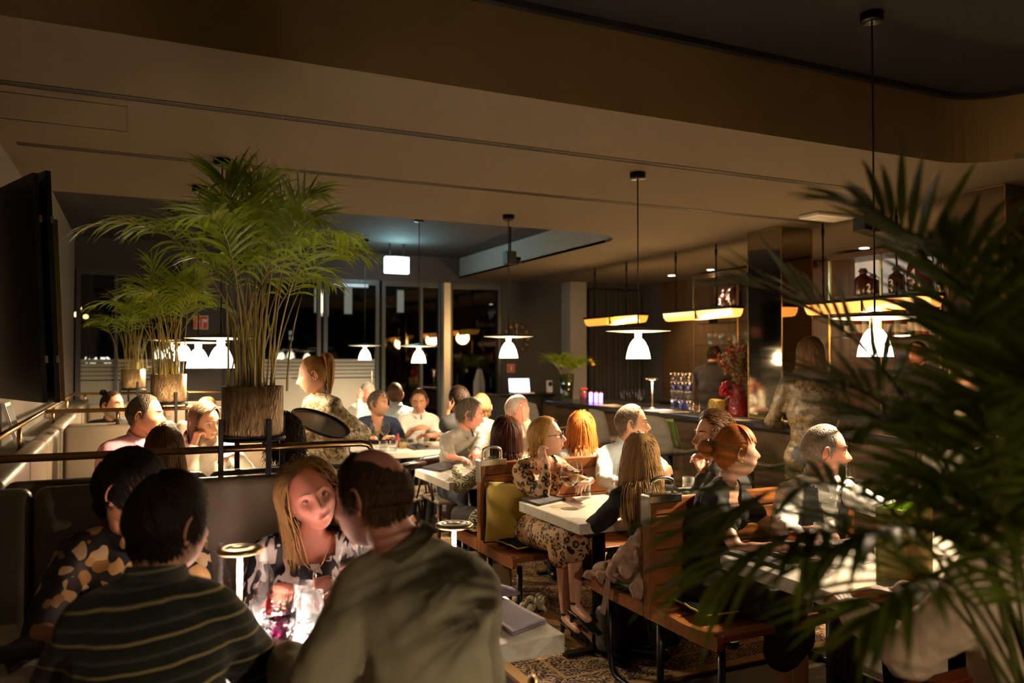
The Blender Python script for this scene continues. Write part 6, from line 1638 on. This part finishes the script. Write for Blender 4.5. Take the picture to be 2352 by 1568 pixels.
obj('belt', MB().sheet([[(1.962-.004*i/8, 3.10+.038*j+.006*i, .515-.022*i if i > 1 else .515-.006*i) for j in range(2)] for i in range(9)], .004), m_coat, t, True)
obj('cuff', MB().tube(bez([(2.0, 3.16, .555), (1.99, 3.2, .545), (1.985, 3.24, .53)], 6), [.042, .045, .046, .047, .047, .046, .040], 14, flat=.6), m_coat, t, True)
obj('button', MB().ball((1.985, 3.09, .60), .008, n=8, k=6), m_blackm, t, True)
finish_people()
# under the benches
p = on(1160, 1365, .01); t = thing('bouquet', (1.93, 3.86, .015), 'paper-wrapped bunch of white dried flowers on the floor under the bench', 'bouquet')
obj('wrap', MB().lathe([(.02, 0), (.07, .12), (.09, .16)], 14, T(1.93, 3.86, .0145)), mat('brown_paper', (.22, .12, .05), .8), t)
for k in range(26):
    a, r_ = rg.uniform(0, 6.28), .09*rg.random()**.5; obj('flower', MB().ball((1.93+r_*math.cos(a), 3.86+r_*math.sin(a), .17+.05*rg.random()), (.03, .012, .022), n=7, k=5, R=rotm(rg.uniform(0, 360), rg.uniform(-50, 50))), mat('dried_white_petal', (.52, .45, .33), .8), t, True)
t = thing('tote_bag', (1.90, 4.50, .015), 'beige canvas tote bag standing under the leopard print bench', 'bag')
obj('body', MB().rbox((1.82, 4.42, .0145), (2.10, 4.56, .34), .03, seg=3), mat('beige_canvas', (.36, .27, .16), .85, bump=.3), t, True); obj('handle', MB().tube([(1.88, 4.46, .33), (1.9, 4.45, .39), (2.0, 4.45, .39), (2.03, 4.46, .33)], .007, 6), mat('beige_canvas', (.36, .27, .16), .85), t, True)
t = thing('handbag', (2.28, 3.5, .015), 'grey leather handbag on the floor under the leopard print table', 'handbag')
m_gbag = mat('grey_leather', (.10, .09, .08), .4, var=.2, bump=.2); obj('body', MB().rbox((2.14, 3.46, .0145), (2.44, 3.60, .27), .045, seg=3), m_gbag, t, True); obj('strap', MB().tube([(2.18, 3.5, .25), (2.2, 3.48, .40), (2.36, 3.48, .40), (2.4, 3.5, .25)], .008, 6), m_gbag, t, True)

# ================================================================ bar things
def onbar(px, x=5.3, z=ZB):
    d = U(px, 900, 1.0)-CAM; q = CAM + d*((x-CAM.x)/d.x); q.z = z+.0005; return q
rgb = random.Random(9)
for k, (px, kind, x, lab) in enumerate(((1432, 'wine_empty', 5.25, 'wine glass leftmost on the bar'), (1447, 'wine_empty', 5.45, 'wine glass second from the left on the bar'), (1470, 'wine_balloon', 5.2, 'large balloon glass on the bar above the light blue shirt'),
        (1600, 'tumbler_dry', 5.25, 'tumbler on the bar left of the yellow handbag'), (1585, 'tumbler_dry', 5.4, 'tumbler on the bar beside the stacked glasses'), (1733, 'wine_balloon', 5.25, 'balloon glass on the bar right of the red vase'), (1752, 'wine_balloon', 5.15, 'balloon glass rightmost of the group by the red vase'), (1762, 'tumbler_dry', 5.3, 'tumbler on the bar behind the balloon glasses'), (1742, 'wine_empty', 5.42, 'slender wine glass behind the balloon glasses'), (1684, 'wine_empty', 5.1, 'wine glass in front of the red vase'))):
    place(kind, onbar(px, x), lab, 'wine glass' if 'wine' in kind else 'tumbler', 'glasses on the bar')
m_bluerefl = glass('blue_reflection_glass', (.55, .62, .9), (1, 1, 1), .04, 1.5, .05)  # blue reflection on the stacked glasses, put into the tint
for c_, px in enumerate((1548, 1566, 1583)):
    q = onbar(px, 5.5)
    for k in range(4):
        h = .105; t = thing('stacked_glass', q + V((0, 0, k*.100)), '%s glass of the %s stack behind the bar lamp' % (['lowest', 'second', 'third', 'topmost'][k], ['left', 'middle', 'right'][c_]), 'tumbler', 'stacked glasses on the bar')
        M_ = Matrix.Translation(q + V((0, 0, k*.100))); obj('body', MB().lathe([(0, .003), (.030, .0), (.042, h-.006), (.040, h-.006), (.029, .006)], 20, M_), m_bluerefl if k % 2 == 0 else m_glass, t, True); obj('rim', MB().lathe([(.0425, h-.007), (.043, h-.004), (.0405, h-.003)], 20, M_), m_chrome, t, True)
m_candle = emit('violet_tealight', (.45, .25, 1.0), .9); m_candle2 = mat('candle_glass_red', (.5, .06, .04), .2)
for k, px in enumerate((1357, 1369, 1380)):
    q = onbar(px, 5.35); t = thing('tealight', q, ['leftmost', 'middle', 'rightmost'][k] + ' of three violet glowing tealight tubes on the bar', 'candle', 'violet tealights on the bar')
    obj('glass', MB().lathe([(0, 0), (.024, 0), (.024, .12), (.021, .12), (.021, .01), (0, .01)], 16, Matrix.Translation(q)), m_candle, t, True); obj('cap', MB().lathe([(.0, .121), (.02, .121), (.016, .135), (0, .135)], 14, Matrix.Translation(q)), mat('pink_wax', (.7, .3, .3), .5), t, True)
q = onbar(1340, 5.3); t = thing('cocktail_glass', q, 'tumbler of red garnished drink at the left of the bar', 'drink'); M_ = Matrix.Translation(q)
obj('glass', MB().lathe([(0, 0), (.045, 0), (.055, .15), (.052, .15), (.043, .01), (0, .01)], 20, M_), m_glass, t, True); obj('drink', MB().lathe([(0, .012), (.042, .012), (.050, .125), (0, .125)], 20, M_), mat('red_drink', (.45, .07, .05), .3), t, True)
for k in range(7): obj('garnish', MB().ball(q + V((rgb.uniform(-.035, .035), rgb.uniform(-.035, .035), .15+.03*rgb.random())), (.018, .012, .014), n=8, k=6), mat('red_garnish', (.55, .05, .05), .5), t, True)
# yellow handbag
q = onbar(1647, 5.22); t = thing('handbag', q, 'boxy yellow leather handbag standing on the bar', 'handbag'); m_yb = mat('yellow_leather', (.58, .38, .06), .45, var=.08, bump=.1)
M_ = T(q.x, q.y, q.z, -PI/2-.35)
bm0 = MB().rbox((-.125, -.05, 0), (.125, .05, .16), .03, M_, 3); obj('body', bm0, m_yb, t, True)
obj('piping', MB().tube([M_ @ V((.12*math.cos(a)*1.02, -.051, .08+.075*math.sin(a))) for a in np.linspace(0, 2*PI, 25)], .004, 6), m_yb, t, True)
for y in (-.052, .052): obj('handle', MB().tube([M_ @ V((-.05+.1*i/12, y*(1.02), .155-.075*math.sin(PI*i/12))) for i in range(13)], .005, 6), m_yb, t, True)
obj('clasp', MB().ball(M_ @ V((0, -.054, .15)), (.008, .008, .008), n=8, k=6), m_gold, t, True)
# red vase with dried bouquet
q = onbar(1697, 5.32); t = thing('vase_bouquet', q, 'red glass vase of dried red and golden flowers on the bar', 'vase'); M_ = Matrix.Translation(q)
n_ = NT('ribbed_red_glass'); v_ = n_.coords(); n_.base((.42, .02, .025), .12, 0, .6); n_.bump(n_.voro(v_, 55), .6, .01); n_.bsdf.inputs['Coat Weight'].default_value = .5; n_.bsdf.inputs['Transmission Weight'].default_value = .3
obj('vase', MB().lathe([(0, 0), (.10, 0), (.112, .03), (.10, .12), (.07, .21), (.058, .27), (.066, .31), (.060, .31), (.052, .27), (.06, .21), (0, .18)], 30, M_), n_.mat, t, True)
cols = [mat('dried_red', (.42, .03, .03), .7, var=.4), mat('dried_gold', (.42, .27, .07), .7, var=.4), mat('dried_brown', (.22, .12, .05), .8, var=.4), mat('dried_olive', (.16, .17, .05), .8, var=.4), mat('dried_pale', (.50, .42, .30), .8, var=.3)]
for k in range(64):
    a = rgb.uniform(0, 6.28); ln = rgb.uniform(.20, .50); ti = rgb.uniform(.1, .95)*(1-.5*(ln-.2)/.3); d = V((math.sin(ti)*math.cos(a), math.sin(ti)*math.sin(a), math.cos(ti))); b0 = q + V((0, 0, .28)); e = b0 + d*ln
    m_ = cols[rgb.choice([0, 0, 1, 1, 2, 3, 4])]; mb = MB().tube([b0, b0.lerp(e, .5) + V((0, 0, .02)), e], .0022, 5)
    for j in range(9):
        c = b0.lerp(e, .55+.5*j/9) + V((rgb.uniform(-1, 1), rgb.uniform(-1, 1), rgb.uniform(-1, 1)))*.022; R_ = rotm(rgb.uniform(0, 360), rgb.uniform(-80, 80), rgb.uniform(-80, 80))
        mb.ball(c, (.032, .011, .005), n=6, k=4, R=R_)
    obj('flower_stem', mb, m_, t)
for k in range(14):
    R_ = rotm(rgb.uniform(0, 360), rgb.uniform(-40, 40)); obj('red_bloom', MB().ball(q + V((-.09+rgb.uniform(-.03, .03), .09+rgb.uniform(-.03, .03), .26+rgb.uniform(-.05, .06))), (.035, .02, .03), n=8, k=6, R=R_), mat('crimson_petal', (.50, .01, .03), .5, var=.3), t, True)
for k in range(9):
    a = .2*k-.7; P_ = [[q + V((.05+.14*s_*math.cos(a*.4), -.10-.16*s_, .33+.16*s_*math.sin(a)+.0*w_)) + V((0, 0, w_*.006*math.sin(PI*s_))) for w_ in (-1, 1)] for s_ in np.linspace(0, 1, 6)]
    obj('fan_leaf', MB().sheet(P_, .001), cols[1], t)
# second dried arrangement farther right, behind the palm
q = V((5.16, 3.22, ZB+.0005)); t = thing('vase_bouquet', q, 'second vase of red flowers on the bar, behind the near palm', 'vase'); M_ = Matrix.Translation(q)
obj('vase', MB().lathe([(0, 0), (.07, 0), (.085, .05), (.06, .2), (.065, .25), (0, .25)], 24, M_), mat('dark_vase', (.03, .02, .02), .2), t, True)
for k in range(26):
    a = rgb.uniform(0, 6.28); ln = rgb.uniform(.2, .55); ti = rgb.uniform(.05, .6); d = V((math.sin(ti)*math.cos(a), math.sin(ti)*math.sin(a), math.cos(ti))); b0 = q + V((0, 0, .24)); e = b0 + d*ln; m_ = cols[rgb.choice([0, 0, 3, 1])]; mb = MB().tube([b0, e], .0025, 5)
    for j in range(7): mb.ball(b0.lerp(e, .6+.4*j/7) + V((rgb.uniform(-1, 1), rgb.uniform(-1, 1), rgb.uniform(-1, 1)))*.025, (.025, .012, .008), n=6, k=4, R=rotm(rgb.uniform(0, 360), rgb.uniform(-80, 80)))
    obj('flower_stem', mb, m_, t)
# paper placemats on the bar
m_paper = mat('white_paper', (.62, .58, .52), .8, var=.05)
for k, (px, x) in enumerate(((1410, 5.18), (1530, 5.16), (1700, 5.16))):
    q = onbar(px, x); t = thing('placemat', q, ['left', 'middle', 'right'][k] + ' white paper placemat along the bar edge', 'placemat', 'paper placemats on the bar')
    obj('sheet', MB().box((q.x-.14, q.y-.22, ZB+.0003), (q.x+.14, q.y+.22, ZB+.0022)), m_paper, t); obj('menu', MB().box((q.x-.02, q.y-.17, ZB+.0023), (q.x+.12, q.y+.02, ZB+.004)), m_napd, t)
# tall glass vase with palm leaves, laptop on its stand
q = V((5.25, 9.38, ZB+.0005)); t = thing('leaf_vase', q, 'tall clear glass vase of palm leaves at the far end of the bar', 'vase'); M_ = Matrix.Translation(q)
obj('vase', MB().lathe([(0, 0), (.075, 0), (.08, .02), (.10, .36), (.096, .36), (.075, .02), (0, .015)], 28, M_), glass('green_vase_glass', (.72, .80, .66), add=.08), t, True)
obj('water', MB().lathe([(0, .02), (.073, .02), (.084, .2), (0, .2)], 24, M_), glass('green_water', (.55, .68, .40), ior=1.33), t, True)
for k in range(11):
    a = 2*PI*k/11+.3; ln = rgb.uniform(.28, .55); d = V((math.cos(a)*rgb.uniform(.4, 1.0), math.sin(a)*rgb.uniform(.4, 1.0), 0))
    frond(t, [q + V((0, 0, .05)), q + V((0, 0, .34)) + d*.05, q + V((0, 0, .34+ln*.65)) + d*ln*.5, q + V((0, 0, .36+ln*.35)) + d*ln], .22, .020, .5, 11, .4, rgb, .004)
for k in range(3): obj('yellow_flower', MB().ball(q + V((.35+.05*k, -.1+.12*k, .48+.03*k)), (.03, .03, .02), n=8, k=6), mat('yellow_petal', (.55, .33, .03), .6), t, True)
t = thing('host_stand', (4.85, 10.1, 0), 'dark console stand carrying the open laptop', 'stand')
obj('top', MB().rbox((4.45, 9.85, 1.0), (5.4, 10.35, 1.03), .005), m_bar, t); obj('body', MB().box((4.5, 9.9, 0), (5.35, 10.3, 1.0)), m_blackm, t)
q = U(1196, 900, 11.0); q = V((4.85, 10.0, 1.031)); t = thing('laptop', q, 'open laptop with bright blue-white screen on the console', 'laptop')
M_ = T(q.x, q.y, q.z, -.15)
obj('keyboard_base', MB().rbox((-.15, -.2, 0), (.15, .01, .014), .004, M_), m_alu, t)
Ms = M_ @ T(0, .01, .014, 0, -.25)
sc_ = obj('lid', MB().rbox((-.155, 0, 0), (.155, .008, .20), .003, Ms), m_alu, t)
obj('screen', MB().box((-.148, -.0015, .008), (.148, -.0003, .192), Ms), emit('screen_glow', (.55, .72, 1.0), .75), sc_)
for k in range(4): obj('window_pane', MB().box((-.09, -.0022, .03+.035*k), (.13, -.0016, .055+.035*k), Ms), emit('screen_text', (.35, .42, .62), .5), sc_)
q = V((5.34, 10.05, 1.031)); t = thing('card_reader', q, 'white card terminal beside the leafy vase', 'terminal'); obj('body', MB().rbox((q.x-.04, q.y-.03, q.z), (q.x+.04, q.y+.03, q.z+.17), .012), m_white, t); obj('display', MB().box((q.x-.03, q.y-.032, q.z+.09), (q.x+.03, q.y-.0302, q.z+.15)), m_blackm, t)
t = thing('coat_on_hook', (4.55, YB-.06, 1.45), 'pale grey coat hanging beside the dark window frame', 'coat'); P_ = []
for i in range(13):
    s_ = i/12; wd = .03+.065*min(1, s_*2.5); P_.append([(4.60+wd*math.sin(a)*1.0, YB-.12-.05*math.cos(a)+.01*math.sin(a*5), 1.36-.50*s_) for a in np.linspace(-1.5, 1.5, 13)])
obj('cloth', MB().sheet(P_, .004), mat('pale_coat', (.22, .21, .19), .85), t, True); obj('hook', MB().tube([(4.60, YB-.0, 1.38), (4.60, YB-.1, 1.37), (4.60, YB-.11, 1.40)], .006, 6), m_chrome, t)
ORD = ['first','second','third','fourth','fifth','sixth','seventh','eighth','ninth','tenth','eleventh','twelfth','thirteenth','fourteenth','fifteenth','sixteenth']
# glasses hung and stored behind the bartender
for k in range(14):
    o = place('wine_empty', (7.10, 7.2+k*.125, 1.985), ORD[k] + ' from the right of the wine glasses hanging upside down behind the bartender', 'wine glass', 'hanging wine glasses'); o.rotation_euler = (PI, 0, 0)
for k in range(14):
    place('wine_balloon' if k % 3 else 'wine_empty', (7.05 + .12*(k % 2), 7.18+k*.12, 1.401), ORD[k] + ' from the right of the wine glasses standing behind the bartender', 'wine glass', 'shelf wine glasses')
for k in range(14):
    place('tumbler_dry', (7.05 + .1*(k % 2), 7.18+k*.12, 1.701), ORD[k] + ' from the right of the tumblers on the shelf behind the bartender', 'tumbler', 'shelf tumblers')
for k in range(10):
    place('wine_balloon', (7.08, 5.22+k*.128, 1.401), ORD[k] + ' from the right of the balloon glasses below the numbered jugs', 'wine glass', 'lower shelf balloon glasses')
t = thing('glass_rack', (7.1, 8, 2.0), 'dark rail rack holding the hanging wine glasses', 'rack')
for x in (7.07, 7.13): obj('rail', MB().box((x-.012, 7.12, 1.985), (x+.006, 8.9, 1.995)), m_black, t)
for y in (7.3, 8.6): obj('hanger', MB().box((7.03, y, 1.995), (7.17, y+.02, 2.178)), m_black, t)
m_bottles = [mat('green_bottle', (.02, .06, .02), .12), mat('brown_bottle', (.09, .035, .01), .12), mat('clear_spirit', (.35, .33, .28), .12), mat('red_liqueur', (.25, .02, .02), .12), mat('gold_rum', (.35, .17, .03), .12)]
for k in range(16):
    y = 5.2+k*.081; h = rgb.uniform(.24, .31); x = 7.16
    t = thing('spirit_bottle', (x, y, 1.7505), ORD[k] + ' from the right of the spirit bottles below the numbered jugs', 'bottle', 'spirit bottles on the middle shelf')
    obj('glass_body', MB().lathe([(0, 0), (.034, 0), (.036, .01), (.036, h*.58), (.014, h*.72), (.013, h*.92), (0, h*.92)], 14, T(x, y, 1.7505)), m_bottles[k % 5], t, True); obj('cap', MB().lathe([(.0145, h*.9), (.0145, h), (0, h)], 12, T(x, y, 1.7505)), m_blackm, t, True); obj('label', MB().lathe([(.0365, h*.15), (.0365, h*.45)], 14, T(x, y, 1.7505)), m_signw, t, True)
